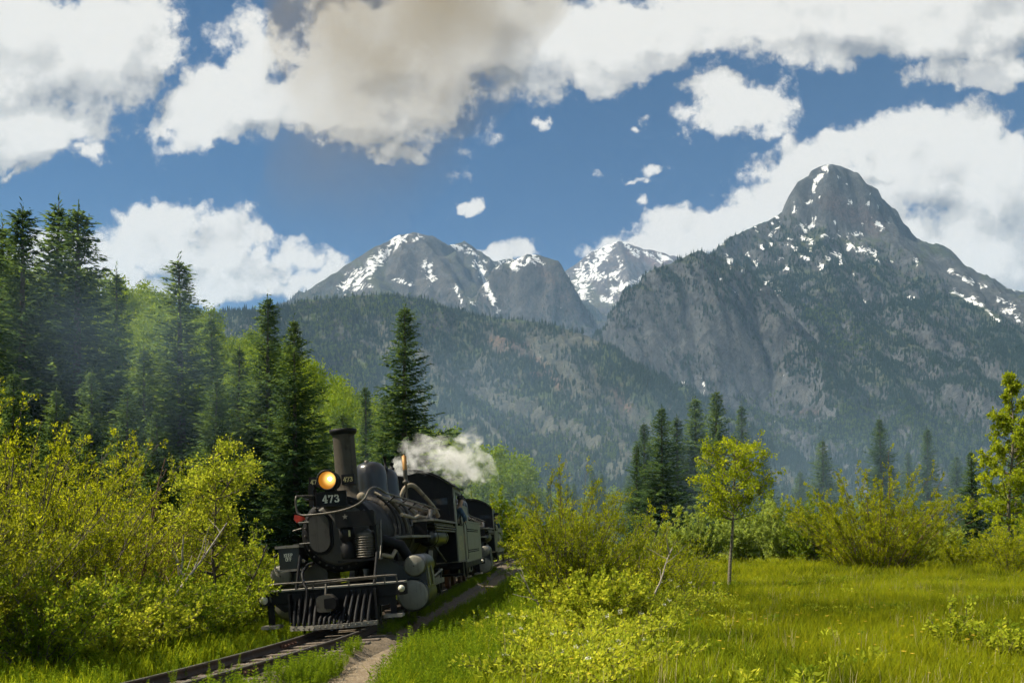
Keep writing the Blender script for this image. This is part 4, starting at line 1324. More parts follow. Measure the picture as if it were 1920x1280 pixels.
    # piping on the boiler side
    def arc(y0, a0, a1, r_, y1=None, n_=9):
        out = []
        for i in range(n_):
            a = R(a0 + (a1 - a0) * i / (n_ - 1))
            yy = y0 + ((y1 if y1 is not None else y0) - y0) * i / (n_ - 1)
            out.append((r_ * math.cos(a), yy, 1.80 + r_ * math.sin(a)))
        return out
    for sx in (1, -1):
        f_ = lambda pts: [(p[0] * sx, p[1], p[2]) for p in pts]
        B().tube(f_(arc(2.5, 62, 50, 0.88) + arc(4.0, 45, 30, 0.90, 8.8)), 0.034, 8).build('lagged_pipe', M['tan'], root)
        B().tube(f_([(0.86, 3.0, 2.10), (0.90, 4.6, 2.06), (0.92, 5.2, 2.12), (0.93, 7.4, 2.08)]), 0.040, 8).build('lagged_pipe', M['tan'], root)
        B().tube(f_(arc(2.4, 55, -8, 0.86)), 0.03, 8).build('hoop_pipe', M['black'], root)
        B().tube(f_(arc(3.15, 48, -5, 0.87, 3.6)), 0.045, 8).build('hoop_pipe', M['pipe'], root)
        B().tube(f_(arc(4.3, 42, 5, 0.90, 4.1)), 0.035, 8).build('hoop_pipe', M['pipe'], root)
        B().tube(f_([(0.66, 2.0, 2.42), (0.80, 3.5, 2.36), (0.84, 6.0, 2.34), (0.86, 9.0, 2.30)]), 0.020, 6).build('conduit', M['rail_iron'], root)
        B().tube(f_([(0.92, 5.2, 1.90), (0.95, 9.6, 1.92)]), 0.03, 6).build('conduit', M['pipe'], root)
        B().tube(f_([(0.74, 0.9, 1.30), (0.92, 1.1, 1.24), (0.98, 1.2, 1.36)]), 0.04, 8).build('lagged_pipe', M['tan'], root)
        B().lathe([(0.02, 0), (0.085, 0.01), (0.09, 0.05), (0.05, 0.10)], (sx * 0.46, 0.86, 2.42), 'y', 14).build('smokebox_cap', M['tan'], root)
        B().tube(f_([(0.98, 6.4, 2.05), (0.92, 7.5, 2.30), (0.90, 8.2, 2.28)]), 0.06, 10).build('injector_pipe', M['pipe'], root)
        for k_ in range(3):
            B().tube(f_(arc(5.6 + k_ * 0.22, 40, 12, 0.83, 6.0 + k_ * 0.22)), 0.022, 6).build('small_pipe', M['tan'], root)
    # domes, valves, whistle
    for yy, top in ((4.2, 3.38), (5.8, 3.35)):
        B().lathe([(0.50, 2.46), (0.43, 2.54), (0.375, 2.66), (0.365, 2.78), (0.36, top - 0.30), (0.335, top - 0.14), (0.26, top - 0.05), (0.12, top - 0.005), (0.005, top)], (0.04, yy, 0), 'z', 32, caps=False).build('sand_dome' if yy < 5 else 'steam_dome', M['black_gloss'], root)
    B().lathe([(0.05, 3.34), (0.05, 3.40), (0.02, 3.41)], (0.0, 4.05, 0), 'z', 10).build('dome_filler', M['pipe'], root)
    for xx, yy, h_ in ((0.16, 5.55, 0.32), (0.26, 5.9, 0.18)):
        B().lathe([(0.06, 3.25), (0.06, 3.36), (0.03, 3.38), (0.03, 3.30 + h_ - 0.06), (0.05, 3.30 + h_ - 0.05), (0.05, 3.30 + h_)], (xx, yy, 0), 'z', 10).build('safety_valve', M['black'], root)
    ws = B().lathe([(0.062, 3.42), (0.062, 3.78), (0.02, 3.79), (0.02, 3.82)], (0.33, 7.5, 0), 'z', 16).build('whistle', M['brass'], root)
    B().lathe([(0.03, 2.6), (0.03, 3.05), (0.09, 3.08), (0.09, 3.12), (0.04, 3.16), (0.055, 3.20), (0.055, 3.415)], (0.33, 7.5, 0), 'z', 14).build('whistle_pipe', M['pipe'], ws)
    B().tube(smooth_path([(0.05, 7.9, 2.62), (0.22, 7.95, 2.98), (0.42, 8.1, 3.04), (0.62, 8.4, 2.80), (0.82, 8.9, 2.46), (0.90, 9.2, 2.20)], 4), 0.058, 12).build('steam_turret_pipe', M['tan'], root)
    gn = B().lathe([(0.05, 6.5), (0.14, 6.52), (0.14, 6.9), (0.06, 6.95)], (-0.35, 0, 2.72), 'y', 16).build('turbo_generator', M['pipe'], root)
    # cab
    cab = B().box(-1.27, 1.27, 9.98, 11.95, 1.02, 1.10).build('cab', M['black'], root)
    def arch(x):
        return 3.02 + 0.53 * (1 - (abs(x) / 1.30) ** 2.3)
    fw = MB()
    fw.box(-1.27, 1.27, 10.0, 10.05, 0.90, 2.05)
    for a, b in ((-1.27, -1.14), (-0.60, 0.60), (1.14, 1.27)):
        fw.box(a, b, 10.0, 10.05, 2.0501, 2.78)
    xs_ = [-1.27 + 2.54 * i / 16 for i in range(17)]
    fw.prism([(-1.27, 2.7801)] + [(1.27, 2.7801)] + [(x_, arch(x_)) for x_ in reversed(xs_)], 10.0, 10.05)
    fw.build('front_wall', M['black'], cab)
    for sx in (-1, 1):
        a, b = (1.14, 0.60) if sx < 0 else (0.60, 1.14)
        x0, x1 = min(sx * 0.60, sx * 1.14), max(sx * 0.60, sx * 1.14)
        wf_ = MB()
        wf_.box(x0, x0 + 0.04, 9.985, 10.03, 2.05, 2.78).box(x1 - 0.04, x1, 9.985, 10.03, 2.05, 2.78).box(x0 + 0.04, x1 - 0.04, 9.985, 10.03, 2.05, 2.09).box(x0 + 0.04, x1 - 0.04, 9.985, 10.03, 2.74, 2.78)
        wn_ = wf_.build('front_window', M['black'], cab)
        B().box(x0 + 0.04, x1 - 0.04, 10.022, 10.028, 2.40, 2.74).build('pane', M['glass'], wn_)
        xa, xb = min(sx * 1.27, sx * 1.305), max(sx * 1.27, sx * 1.305)
        sw = MB()
        sw.box(xa, xb, 10.0, 11.95, 0.90, 1.98)
        sw.box(xa, xb, 10.0, 10.42, 1.9801, 2.85).box(xa, xb, 11.5, 11.95, 1.9801, 2.85)
        sw.box(xa, xb, 10.0, 11.95, 2.8501, 3.03)
        side = sw.build('side_wall', M['tender'], cab)
        wf2 = MB()
        xo = sx * 1.315
        xa2, xb2 = min(xo, sx * 1.26), max(xo, sx * 1.26)
        wf2.box(xa2, xb2, 10.36, 10.42, 1.94, 2.90).box(xa2, xb2, 11.5, 11.56, 1.94, 2.90).box(xa2, xb2, 10.42, 11.5, 2.85, 2.90).box(min(sx * 1.26, sx * 1.37), max(sx * 1.26, sx * 1.37), 10.42, 11.5, 1.935, 1.979)
        wf2.build('side_window_frame', M['black'], cab)
        B().box(min(sx * 1.27, sx * 1.32), max(sx * 1.27, sx * 1.32), 9.96, 11.97, 0.86, 0.898).build('cab_sill', M['dust'], cab)
        if numbered: lettering(['473'], 0.42, 0.15, 0.20, lambda u, v, w, sx=sx: (sx * (1.305 + w), 10.97 + sx * u, 1.42 + v), M['gold'], side, 'number')
    rf_ = MB()
    top = [(x_, arch(x_) + 0.012) for x_ in [-1.36] + xs_ + [1.36]]
    top[0], top[-1] = (-1.37, 3.0), (1.37, 3.0)
    rf_.prism(top + [(x_, z_ + 0.05) for x_, z_ in reversed(top)], 9.82, 12.45)
    rf_.build('roof', M['black'], cab)
    B().box(-1.1, 1.1, 9.99, 10.45, 1.10, 2.55).build('backhead', M['black'], cab)
    B().box(0.85, 1.2, 10.7, 11.4, 1.10, 1.55).build('seat_box', M['black'], cab)
    B().box(1.20, 1.26, 11.55, 11.95, 0.5, 0.9).box(-1.26, -1.20, 11.55, 11.95, 0.5, 0.9).box(-1.26, 1.26, 11.4, 11.95, 0.44, 0.5).build('cab_step', M['black'], cab)
    return root


def tender_car(root):
    B = lambda: MB()
    B().box(-1.22, 1.22, 0.0, 6.3, 0.62, 0.82).build('underframe', M['black'], root)
    body = B().box(-1.26, 1.26, 0.08, 6.2, 0.822, 2.08).build('tank_body', M['tender'], root)
    B().box(-1.29, 1.29, 0.05, 6.24, 2.081, 2.13).build('top_rim', M['tender'], body)
    B().box(-1.29, 1.29, 0.05, 6.24, 0.80, 0.821).build('bottom_rim', M['dust'], body)
    B().prism_x([(0.15, 2.131), (2.3, 2.131), (2.0, 2.62), (0.15, 2.62)], -1.20, 1.20).build('coal_bunker', M['tender'], root)
    rg = random.Random(5)
    cl = MB()
    for i in range(60):
        cx, cy_, cz = rg.uniform(-1.0, 1.0), rg.uniform(0.4, 2.0), 2.62 + rg.uniform(-0.02, 0.10)
        s_ = rg.uniform(0.08, 0.16)
        cl.lathe([(0.02, -s_ * 0.6), (s_, -s_ * 0.2), (s_ * 0.8, s_ * 0.4), (0.02, s_ * 0.6)], (cx, cy_, cz), 'z', 6, smooth=False)
    tag(cl.build('coal', M['black_gloss'], root), kind='stuff')
    rv = MB()
    for sx in (-1, 1):
        for zz in (1.78, 1.84, 1.10, 1.16):
            for i in range(48):
                yy = 0.9 + i * 0.085
                rv.box(min(sx * 1.26, sx * 1.272), max(sx * 1.26, sx * 1.272), yy, yy + 0.03, zz, zz + 0.03)
    tag(rv.build('rivet_rows', M['black'], body), kind='stuff')
    for sx in (-1, 1):
        B().tube([(sx * 1.30, 0.02, 0.9), (sx * 1.33, 0.02, 1.0), (sx * 1.33, 0.02, 1.95), (sx * 1.30, 0.02, 2.05)], 0.015, 6).build('grab_iron', M['rail_iron'], root)
        B().box(sx * 1.2 - 0.03, sx * 1.2 + 0.03, 0.0, 0.45, 0.35, 0.62).build('step_hanger', M['black'], root)
    for y0 in (1.25, 5.0):
        tr = B().box(-0.95, 0.95, y0 - 0.12, y0 + 0.12, 0.42, 0.615).build('bogie', M['black'], root)
        for sx in (-1, 1):
            B().prism_x([(y0 - 0.95, 0.36), (y0 + 0.95, 0.36), (y0 + 0.6, 0.58), (y0 - 0.6, 0.58)], sx * 0.86 - 0.05, sx * 0.86 + 0.05).build('side_frame', M['pipe'], tr)
            for dy in (-0.72, 0.72):
                B().lathe([(0.04, -0.08), (0.10, -0.07), (0.26, -0.03), (0.31, -0.05), (0.36, -0.05), (0.36, 0.04), (0.385, 0.05), (0.385, 0.07), (0.1, 0.07)], (sx * 0.54, y0 + dy, 0.365), 'x', 24).build('wheel', M['rust'], tr)
    return root


def track_pose(px, y0, hx):
    e = empty('pose', (px, y0, RAIL_Z), (0, -ROLL, -hx))
    return e


loco = locomotive(tag(empty('steam_locomotive', (-3.16, 16.8, RAIL_Z), (0, -ROLL, -R(2.4))), 'black steam locomotive at the front with lit headlight and number 473', 'locomotive', 'steam locomotives of the train'))
ten = tender_car(tag(empty('tender', (-3.13 + math.tan(R(2.4)) * 12.55, 16.8 + 12.55, RAIL_Z), (0, -ROLL, -R(2.6))), 'tender with riveted olive grey side behind the front locomotive cab', 'tender', 'tenders of the train'))


def copy_tree(o, parent=None, skip=()):
    c = o.copy()
    COL.objects.link(c)
    c.parent = parent
    for chd in list(o.children):
        if chd.name.split('.')[0] in skip: continue
        copy_tree(chd, c, skip)
    return c


loco2 = copy_tree(loco, None, ('number', 'whistle', 'steam_turret_pipe'))
loco2.location = (-2.34, 36.4, RAIL_Z)
loco2.rotation_euler = (0, -ROLL, -R(1.8))
loco2['label'] = 'second black steam locomotive, mostly hidden behind the riveted tender'
ten2 = copy_tree(ten)
ten2.location = (-1.92, 49.0, RAIL_Z)
ten2.rotation_euler = (0, -ROLL, -R(2.4))
ten2['label'] = 'last tender, a sliver behind the second locomotive cab'


# ------------------------------------------------------------------ crew
def skin_mesh(name, verts, edges, radii, mat, parent, root=0):
    me = bpy.data.meshes.new(name)
    me.from_pydata(verts, edges, [])
    me.materials.append(mat)
    o = obj(name, me, parent)
    md = o.modifiers.new('skin', 'SKIN')
    for i, r_ in enumerate(radii):
        me.skin_vertices[0].data[i].radius = (r_, r_) if not isinstance(r_, tuple) else r_
        me.skin_vertices[0].data[i].use_root = i == root
    md.use_smooth_shade = True
    sb_ = o.modifiers.new('smooth', 'SUBSURF')
    sb_.levels = sb_.render_levels = 2
    return o


def crew(owner, label, lean=0.0):
    """a person standing on the cab floor and leaning out of the side window (positions in the engine's own axes)"""
    e = empty('person')
    mw = Matrix.LocRotScale(owner.location, owner.rotation_euler, None)
    e.matrix_world = mw @ Matrix.Translation((1.02, 11.05, 1.10))
    # pelvis, chest, neck, head, crown / arms / legs
    V = [(0, 0, .82), (.10, 0, 1.10), (.20 + lean, -.02, 1.33), (.24 + lean, -.04, 1.43), (.27 + lean, -.07, 1.55), (.27 + lean, -.07, 1.64),
         (.24 + lean, -.20, 1.31), (.36 + lean, -.28, 1.08), (.33 + lean, -.08, .95), (.33 + lean, .0, .94),
         (.20 + lean, .18, 1.31), (.33 + lean, .26, 1.07), (.34 + lean, .10, .95), (.34 + lean, .03, .94),
         (-.02, -.10, .78), (-.03, -.10, .42), (-.03, -.10, .06), (.10, -.10, .03), (-.02, .10, .78), (-.03, .10, .42), (-.03, .10, .06), (.10, .10, .03)]
    E_ = [(0, 1), (1, 2), (2, 3), (3, 4), (4, 5), (2, 6), (6, 7), (7, 8), (8, 9), (2, 10), (10, 11), (11, 12), (12, 13), (0, 14), (14, 15), (15, 16), (16, 17), (0, 18), (18, 19), (19, 20), (20, 21)]
    Rr = [.14, .15, .12, .055, .088, .07, .06, .045, .034, .03, .06, .045, .034, .03, .085, .06, .045, .04, .085, .06, .045, .04]
    skin_mesh('body', V, E_, Rr, M['skin'], e)
    J = [0, 1, 2, 6, 7, 8, 10, 11, 12]
    jm = {v: i for i, v in enumerate(J)}
    je = [(jm[a], jm[b]) for a, b in E_ if a in jm and b in jm]
    skin_mesh('jacket', [V[i] for i in J], je, [Rr[i] + .022 for i in J], M['denim'], e)
    Lg = [0, 14, 15, 16, 18, 19, 20]
    lm = {v: i for i, v in enumerate(Lg)}
    skin_mesh('trousers', [V[i] for i in Lg], [(lm[a], lm[b]) for a, b in E_ if a in lm and b in lm], [Rr[i] + .012 for i in Lg], M['denim'], e)
    h_ = V[5]
    MB().lathe([(.105, -.03), (.11, .02), (.10, .07), (.05, .09)], (h_[0], h_[1], h_[2]), 'z', 16).prism_x([(h_[1] - .20, h_[2] - .035), (h_[1] - .05, h_[2] - .03), (h_[1] - .05, h_[2] - .015), (h_[1] - .20, h_[2] - .025)], h_[0] - .07, h_[0] + .07).build('cap', M['cloth_dark'], e)
    return tag(e, label, 'person', 'train crew')


crew(loco, 'person in blue denim and dark cap leaning out of the front locomotive cab', 0.10)
crew(loco2, 'person in blue jacket leaning out of the second locomotive cab', 0.14)

# ------------------------------------------------------------------ plants: shape makers
def tubes_np(paths, n=5):
    """paths: list of (points (k,3), radii (k,)) -> verts, quads"""
    vs, fs, b = [], [], 0
    ang = np.arange(n) * 2 * np.pi / n
    ca, sa = np.cos(ang), np.sin(ang)
    for P, r in paths:
        P = np.asarray(P, float)
        k = len(P)
        d = np.gradient(P, axis=0)
        d = unit(d)
        ref = np.where(np.abs(d[:, 2:3]) > 0.95, np.array([[1.0, 0, 0]]), np.array([[0, 0, 1.0]]))
        a = unit(np.cross(d, ref))
        c = np.cross(d, a)
        ring = P[:, None] + (a[:, None] * ca[None, :, None] + c[:, None] * sa[None, :, None]) * np.asarray(r)[:, None, None]
        vs.append(ring.reshape(-1, 3))
        i = np.arange(k * n).reshape(k, n) + b
        j = np.roll(i, -1, axis=1)
        fs.append(np.stack([i[:-1], j[:-1], j[1:], i[1:]], -1).reshape(-1, 4))
        b += k * n
    return np.concatenate(vs), np.concatenate(fs)


def spruce_parts(seed, H=18.0, RB=3.4, bare=0.04, dense=1.0, ragged=0.25):
    """trunk mesh and crown mesh of a spruce H metres tall"""
    rg = np.random.default_rng(seed)
    k = 12
    z = np.linspace(0, H, k)
    wob = np.cumsum(rg.normal(0, 0.012 * H / k, (k, 2)), axis=0)
    wob -= wob[0]
    tr = np.concatenate([wob, z[:, None]], 1)
    tv, tf = tubes_np([(tr, 0.018 * H * (1 - z / H) ** 0.8 + 0.015)], 7)
    tm = np_mesh('trunk', tv, tf, M['bark'], True)
    P, A, S, L, W = [], [], [], [], []
    zz = bare * H
    lop = rg.random(6)
    while zz < H * 0.985:
        t = zz / H
        env = RB * (0.62 * (1 - t) ** 0.62 + 0.38 * (1 - t) ** 1.1) * (0.86 + 0.14 * math.sin(t * 40 + seed)) + 0.06
        nb = max(5, int((10 - 4 * t) * dense))
        a0 = rg.random() * 6.28
        for i in range(nb):
            if rg.random() < ragged * 0.35: continue
            a = a0 + (i + rg.uniform(-0.35, 0.35)) * 6.2832 / nb
            ln = env * rg.uniform(1 - ragged * 1.6, 1.12) * (0.88 + 0.24 * lop[int(a / 6.2832 * 6) % 6])
            up0 = 0.55 * t - 0.05 + rg.uniform(-0.12, 0.12)
            m_ = max(5, int(ln / 0.22))
            s_ = (np.arange(m_) + 0.5) / m_
            out = ln * s_
            dz = ln * (up0 * s_ - 0.30 * (1 - t * 0.8) * s_ ** 1.3 + 0.22 * (1 - t) * s_ ** 3.0)
            base = np.array([np.interp(zz, z, wob[:, 0]), np.interp(zz, z, wob[:, 1]), zz])
            rad = np.array([math.cos(a), math.sin(a), 0])
            lat = np.array([-math.sin(a), math.cos(a), 0])
            C = base + rad * out[:, None] + np.array([0, 0, 1.0]) * dz[:, None]
            tw = (0.34 * ln * (1 - s_) ** 0.7 + 0.16) * rg.uniform(0.7, 1.2, m_)
            tw = np.minimum(tw, 0.95)
            for sd in (-1, 1, 0):
                drop = -0.28 * (1 - t) if sd else -0.05
                dv = rad * (0.75 if sd else 1.0) + lat * sd * rg.uniform(0.6, 1.0, m_)[:, None] + np.array([0, 0, 1.0]) * (drop + rg.normal(0, 0.16, m_))[:, None]
                dv = unit(dv)
                sv_ = unit(np.cross(dv, np.array([0, 0, 1.0])) + rg.normal(0, 0.45, (m_, 3)))
                P.append(C + rg.normal(0, 0.03, (m_, 3)))
                A.append(dv)
                S.append(sv_)
                L.append(np.minimum(tw, ln * 0.8) if sd else np.full(m_, min(0.42, ln * 0.7)))
                W.append(np.full(m_, 0.20 - 0.10 * t) * rg.uniform(0.7, 1.4, m_))
            # hanging twigs under the bough
            hv = unit(rad * 0.35 + np.array([0, 0, -0.8]) + rg.normal(0, 0.35, (m_, 3)))
            P.append(C); A.append(hv); S.append(unit(rg.normal(0, 1, (m_, 3)))); L.append(np.full(m_, 0.30) * (1 - 0.6 * t)); W.append(np.full(m_, 0.11))
        zz += (0.29 + 0.08 * rg.random()) * (1 - 0.45 * t) * (H / 18.0) ** 0.5
    # leader
    m_ = 16
    P.append(tr[-1] + np.stack([np.zeros(m_), np.zeros(m_), np.linspace(-1.2, 0.25, m_) * H / 18], -1))
    A.append(unit(rg.normal(0, 0.6, (m_, 3)) + np.array([0, 0, 1.2])))
    S.append(unit(rg.normal(0, 1, (m_, 3)))); L.append(np.full(m_, 0.30)); W.append(np.full(m_, 0.10))
    v, f = rhombs(np.concatenate(P), np.concatenate(A), np.concatenate(S), np.concatenate(L), np.concatenate(W))
    return tm, np_mesh('crown', v, f, M['spruce'])


def leaf_cloud(rg, pts, dirs, per, spread, size, ratio, mat, extra=None, name='foliage'):
    """leaves around twig points"""
    n = len(pts) * per
    idx = np.repeat(np.arange(len(pts)), per)
    P = pts[idx] + rg.normal(0, spread, (n, 3))
    A = unit(dirs[idx] * 0.8 + rg.normal(0, 0.75, (n, 3)) + np.array([0, 0, 0.1]))
    S = unit(np.cross(A, rg.normal(0, 1, (n, 3))))
    L = size * rg.uniform(0.6, 1.35, n)
    v, f = rhombs(P, A, S, L, L * ratio)
    return np_mesh(name, v, f, mat)


def shrub_parts(seed, H=3.5, Rr=1.6, stems=30, twigs=9, per=9, size=0.06, ratio=0.42, mat=None, bark=None, arch=1.5, low=0.18, twig_len=0.55, stem_r=0.016, base_r=0.35, fill=0.5, hvar=(0.55, 1.0)):
    """stems mesh and foliage mesh of a many-stemmed shrub"""
    rg = np.random.default_rng(seed)
    paths, LP, LD = [], [], []
    for i in range(stems):
        az = 6.2832 * (i + rg.random()) / stems
        q = math.sqrt(rg.random())
        tip_r = Rr * q * rg.uniform(0.8, 1.1)
        hh = H * rg.uniform(*hvar) * (1.0 - 0.30 * q * q)
        k = 8
        t = np.linspace(0, 1, k)
        bx, by = base_r * q * math.cos(az), base_r * q * math.sin(az)
        rr = tip_r * t ** arch
        wob = np.cumsum(rg.normal(0, 0.018 * hh, (k, 3)), axis=0) * t[:, None]
        C = np.stack([bx + math.cos(az) * rr, by + math.sin(az) * rr, hh * t ** 0.92 - 0.05], -1) + wob
        r0 = stem_r * rg.uniform(0.6, 1.3) * (hh / 3.0) ** 0.6
        paths.append((C, r0 * (1 - 0.85 * t) + 0.0015))
        for j in range(twigs):
            tt = rg.uniform(low, 1.0)
            b = np.array([np.interp(tt, t, C[:, c]) for c in range(3)])
            tan = unit(np.array([np.interp(min(1, tt + 0.1), t, C[:, c]) for c in range(3)]) - np.array([np.interp(max(0, tt - 0.1), t, C[:, c]) for c in range(3)]))
            dv = unit(tan * 0.9 + rg.normal(0, 0.55, 3) + np.array([0, 0, 0.15]))
            ln = twig_len * rg.uniform(0.4, 1.15) * (1.15 - 0.6 * tt)
            s = np.linspace(0, 1, 4)
            Tw = b + dv * (ln * s)[:, None] + np.array([0, 0, 1.0]) * (0.12 * ln * s ** 2)[:, None] + rg.normal(0, 0.02, (4, 3)) * s[:, None]
            paths.append((Tw, 0.0045 * (1 - 0.7 * s) + 0.001))
            m_ = max(3, int(ln / 0.07))
            ss = rg.uniform(0.1, 1.05, m_)
            LP.append(np.stack([np.interp(ss, s, Tw[:, c]) for c in range(3)], -1))
            LD.append(np.repeat(dv[None], m_, 0))
        # leaves on the stem's own upper part
        m_ = int(fill * 14)
        if m_:
            ss = rg.uniform(max(0.3, low), 1.0, m_)
            LP.append(np.stack([np.interp(ss, t, C[:, c]) for c in range(3)], -1))
            LD.append(np.repeat(unit(C[-1] - C[-3])[None], m_, 0))
    sv_, sf = tubes_np(paths, 4)
    sm = np_mesh('stems', sv_, sf, bark or M['bark'], True)
    fm = leaf_cloud(rg, np.concatenate(LP), np.concatenate(LD), per, 0.028, size, ratio, mat or M['willow'])
    return sm, fm


def tree_parts(seed, H, crown_lo, crown_w, mat, bark, lean=(0, 0), limbs=16, twigs=9, per=10, size=0.07, ratio=0.8, trunk_r=0.06, shape=1.0, clump=0.06):
    """trunk-and-limbs mesh and crown mesh of a small broadleaf tree"""
    rg = np.random.default_rng(seed)
    k = 10
    t = np.linspace(0, 1, k)
    C = np.stack([lean[0] * t ** 1.4, lean[1] * t ** 1.4, H * 0.97 * t - 0.05], -1) + np.cumsum(rg.normal(0, 0.012 * H, (k, 3)) * np.array([1, 1, 0.2]), axis=0) * t[:, None]
    paths = [(C, trunk_r * (1 - 0.88 * t ** 0.9) + 0.004)]
    LP, LD = [], []
    for i in range(limbs):
        tt = rg.uniform(crown_lo, 0.98)
        b = np.array([np.interp(tt, t, C[:, c]) for c in range(3)])
        az = i * 2.4 + rg.uniform(-0.5, 0.5)
        u = (tt - crown_lo) / (1 - crown_lo)
        env = crown_w * (math.sqrt(max(0.10, 1 - ((u - 0.40) / 0.66) ** 2)) if shape > 0 else (1.08 - u))
        ln = env * rg.uniform(0.65, 1.1)
        s = np.linspace(0, 1, 6)
        rise = rg.uniform(0.25, 0.8)
        Lm = b + np.stack([math.cos(az) * ln * s, math.sin(az) * ln * s, ln * rise * s ** 1.2], -1) + np.cumsum(rg.normal(0, 0.03 * ln, (6, 3)), axis=0) * s[:, None]
        paths.append((Lm, trunk_r * 0.38 * (1 - u * 0.6) * (1 - 0.8 * s) + 0.003))
        for j in range(twigs):
            q = rg.uniform(0.25, 1.0)
            bb = np.array([np.interp(q, s, Lm[:, c]) for c in range(3)])
            dv = unit(np.array([math.cos(az), math.sin(az), 0.4]) * 0.6 + rg.normal(0, 0.7, 3))
            tl = 0.28 * ln * rg.uniform(0.4, 1.2) + 0.12
            s4 = np.linspace(0, 1, 4)
            Tw = bb + dv * (tl * s4)[:, None]
            paths.append((Tw, 0.006 * (1 - 0.7 * s4) + 0.0015))
            m_ = max(3, int(tl / 0.08))
            ss = rg.uniform(0.2, 1.1, m_)
            LP.append(bb + dv * (tl * ss)[:, None])
            LD.append(np.repeat(dv[None], m_, 0))
    v, f = tubes_np(paths, 5)
    sm = np_mesh('trunk', v, f, bark, True)
    fm = leaf_cloud(rg, np.concatenate(LP), np.concatenate(LD), per, clump, size, ratio, mat, name='crown')
    return sm, fm


def plant(name, parts, names, x, y, label, cat, group=None, rot=0.0, scale=1.0, z=None, tilt=(0, 0)):
    zz = float(ground_z(x, y)) if z is None else z
    e = empty(name, (x, y, zz - 0.02), (tilt[0], tilt[1], rot))
    e.scale = (scale, scale, scale) if not isinstance(scale, tuple) else scale
    for me, nm in zip(parts, names):
        obj(nm, me, e)
    return tag(e, label, cat, group)


# ------------------------------------------------------------------ spruces
SPR = [spruce_parts(101, 18, 4.9), spruce_parts(102, 18, 5.5, 0.03, 1.1), spruce_parts(103, 18, 4.2, 0.05, 1.0, 0.34), spruce_parts(104, 18, 5.3, 0.02, 1.1, 0.22), spruce_parts(105, 18, 6.2, 0.02, 1.1, 0.22)]
SPRUCES = [  # photo x and y of the tip, depth, variant, width factor, label
    (8, 408, 52, 2, 1.0, 'dark spruce cut by the left picture edge beside the three tall ones'),
    (43, 376, 48, 0, 1.0, 'tall dark spruce, first of the three tallest at the far left'),
    (93, 362, 55, 2, 1.0, 'tallest spruce, middle one of the three tallest at the far left'),
    (144, 374, 49, 1, 1.05, 'broad tall spruce, right one of the three tallest at the far left'),
    (-40, 470, 42, 3, 1.0, 'bushy spruce with its crown mostly outside the left picture edge'),
    (218, 494, 60, 2, 0.8, 'slender spruce between the three tall ones and the lone pointed spruce'),
    (341, 472, 47, 0, 0.95, 'lone pointed spruce standing out before the left clouds'),
    (404, 580, 78, 2, 0.9, 'small distant spruce just right of the lone pointed spruce'),
    (501, 550, 51, 1, 0.85, 'tall spruce behind the thicket left of the locomotive chimney'),
    (556, 588, 43, 4, 0.85, 'broad spruce close behind the locomotive headlight'),
    (757, 566, 62, 1, 0.9, 'big spruce standing alone right of the chimney behind the steam'),
    (18, 690, 34, 4, 0.9, 'short bushy spruce at the left edge behind the tall willow'),
    (108, 720, 36, 3, 0.9, 'short spruce below the three tallest behind the willow tips'),
    (170, 690, 41, 4, 0.9, 'mid height spruce in front of the broad tall one'),
    (232, 716, 38, 3, 1.0, 'bushy young spruce behind the reddish bare twigs'),
    (275, 640, 45, 0, 1.1, 'middle sized spruce left below the lone pointed spruce'),
    (300, 765, 35, 4, 0.9, 'low wide spruce above the thicket of dead twigs'),
    (395, 700, 41, 3, 0.9, 'mid height spruce between lone pointed spruce and the yellow young tree'),
    (440, 640, 58, 2, 1.0, 'slim spruce in the gap left of the chimney spruces'),
    (640, 770, 95, 0, 1.0, 'small hazy spruce seen just beside the chimney top'),
    (690, 716, 120, 2, 1.0, 'pale distant spruce between the chimney and the big lone spruce'),
    (722, 740, 100, 1, 0.9, 'hazy spruce close left of the big lone spruce'),
    (1196, 826, 92, 2, 0.9, 'leftmost low spruce of the hazy clump behind the meadow'),
    (1238, 758, 88, 4, 0.8, 'lit broad spruce at the front of the hazy clump'),
    (1212, 788, 104, 0, 0.9, 'spruce peeping over the left side of the hazy clump'),
    (1272, 774, 110, 2, 1.0, 'spruce in the middle of the hazy clump left of the leafy young aspen'),
    (1306, 740, 112, 1, 0.85, 'second tallest spruce of the hazy clump'),
    (1341, 727, 104, 0, 0.9, 'tallest dark spruce of the hazy clump behind the young aspen'),
    (1394, 752, 150, 2, 0.9, 'faint slim spruce right of the hazy clump above the young aspen'),
    (1432, 840, 118, 1, 0.9, 'hazy spruce just right of the young aspen crown'),
    (1498, 880, 125, 3, 0.9, 'low hazy spruce left of the wide willow'),
    (1546, 819, 112, 3, 0.85, 'pointed hazy spruce above the left side of the wide willow'),
    (1655, 779, 108, 4, 0.8, 'broad hazy spruce rising above the middle of the wide willow'),
    (1702, 842, 135, 2, 0.9, 'faint low spruce between the broad and the slim hazy spruces'),
    (1741, 799, 115, 0, 0.8, 'slim hazy spruce above the right side of the wide willow'),
    (1793, 850, 130, 3, 0.9, 'faint spruce left behind the tall aspen'),
    (1826, 842, 68, 1, 0.9, 'dark spruce close left of the tall aspen'),
    (1912, 790, 95, 3, 0.9, 'dim spruce behind the tall aspen at the right edge'),
]
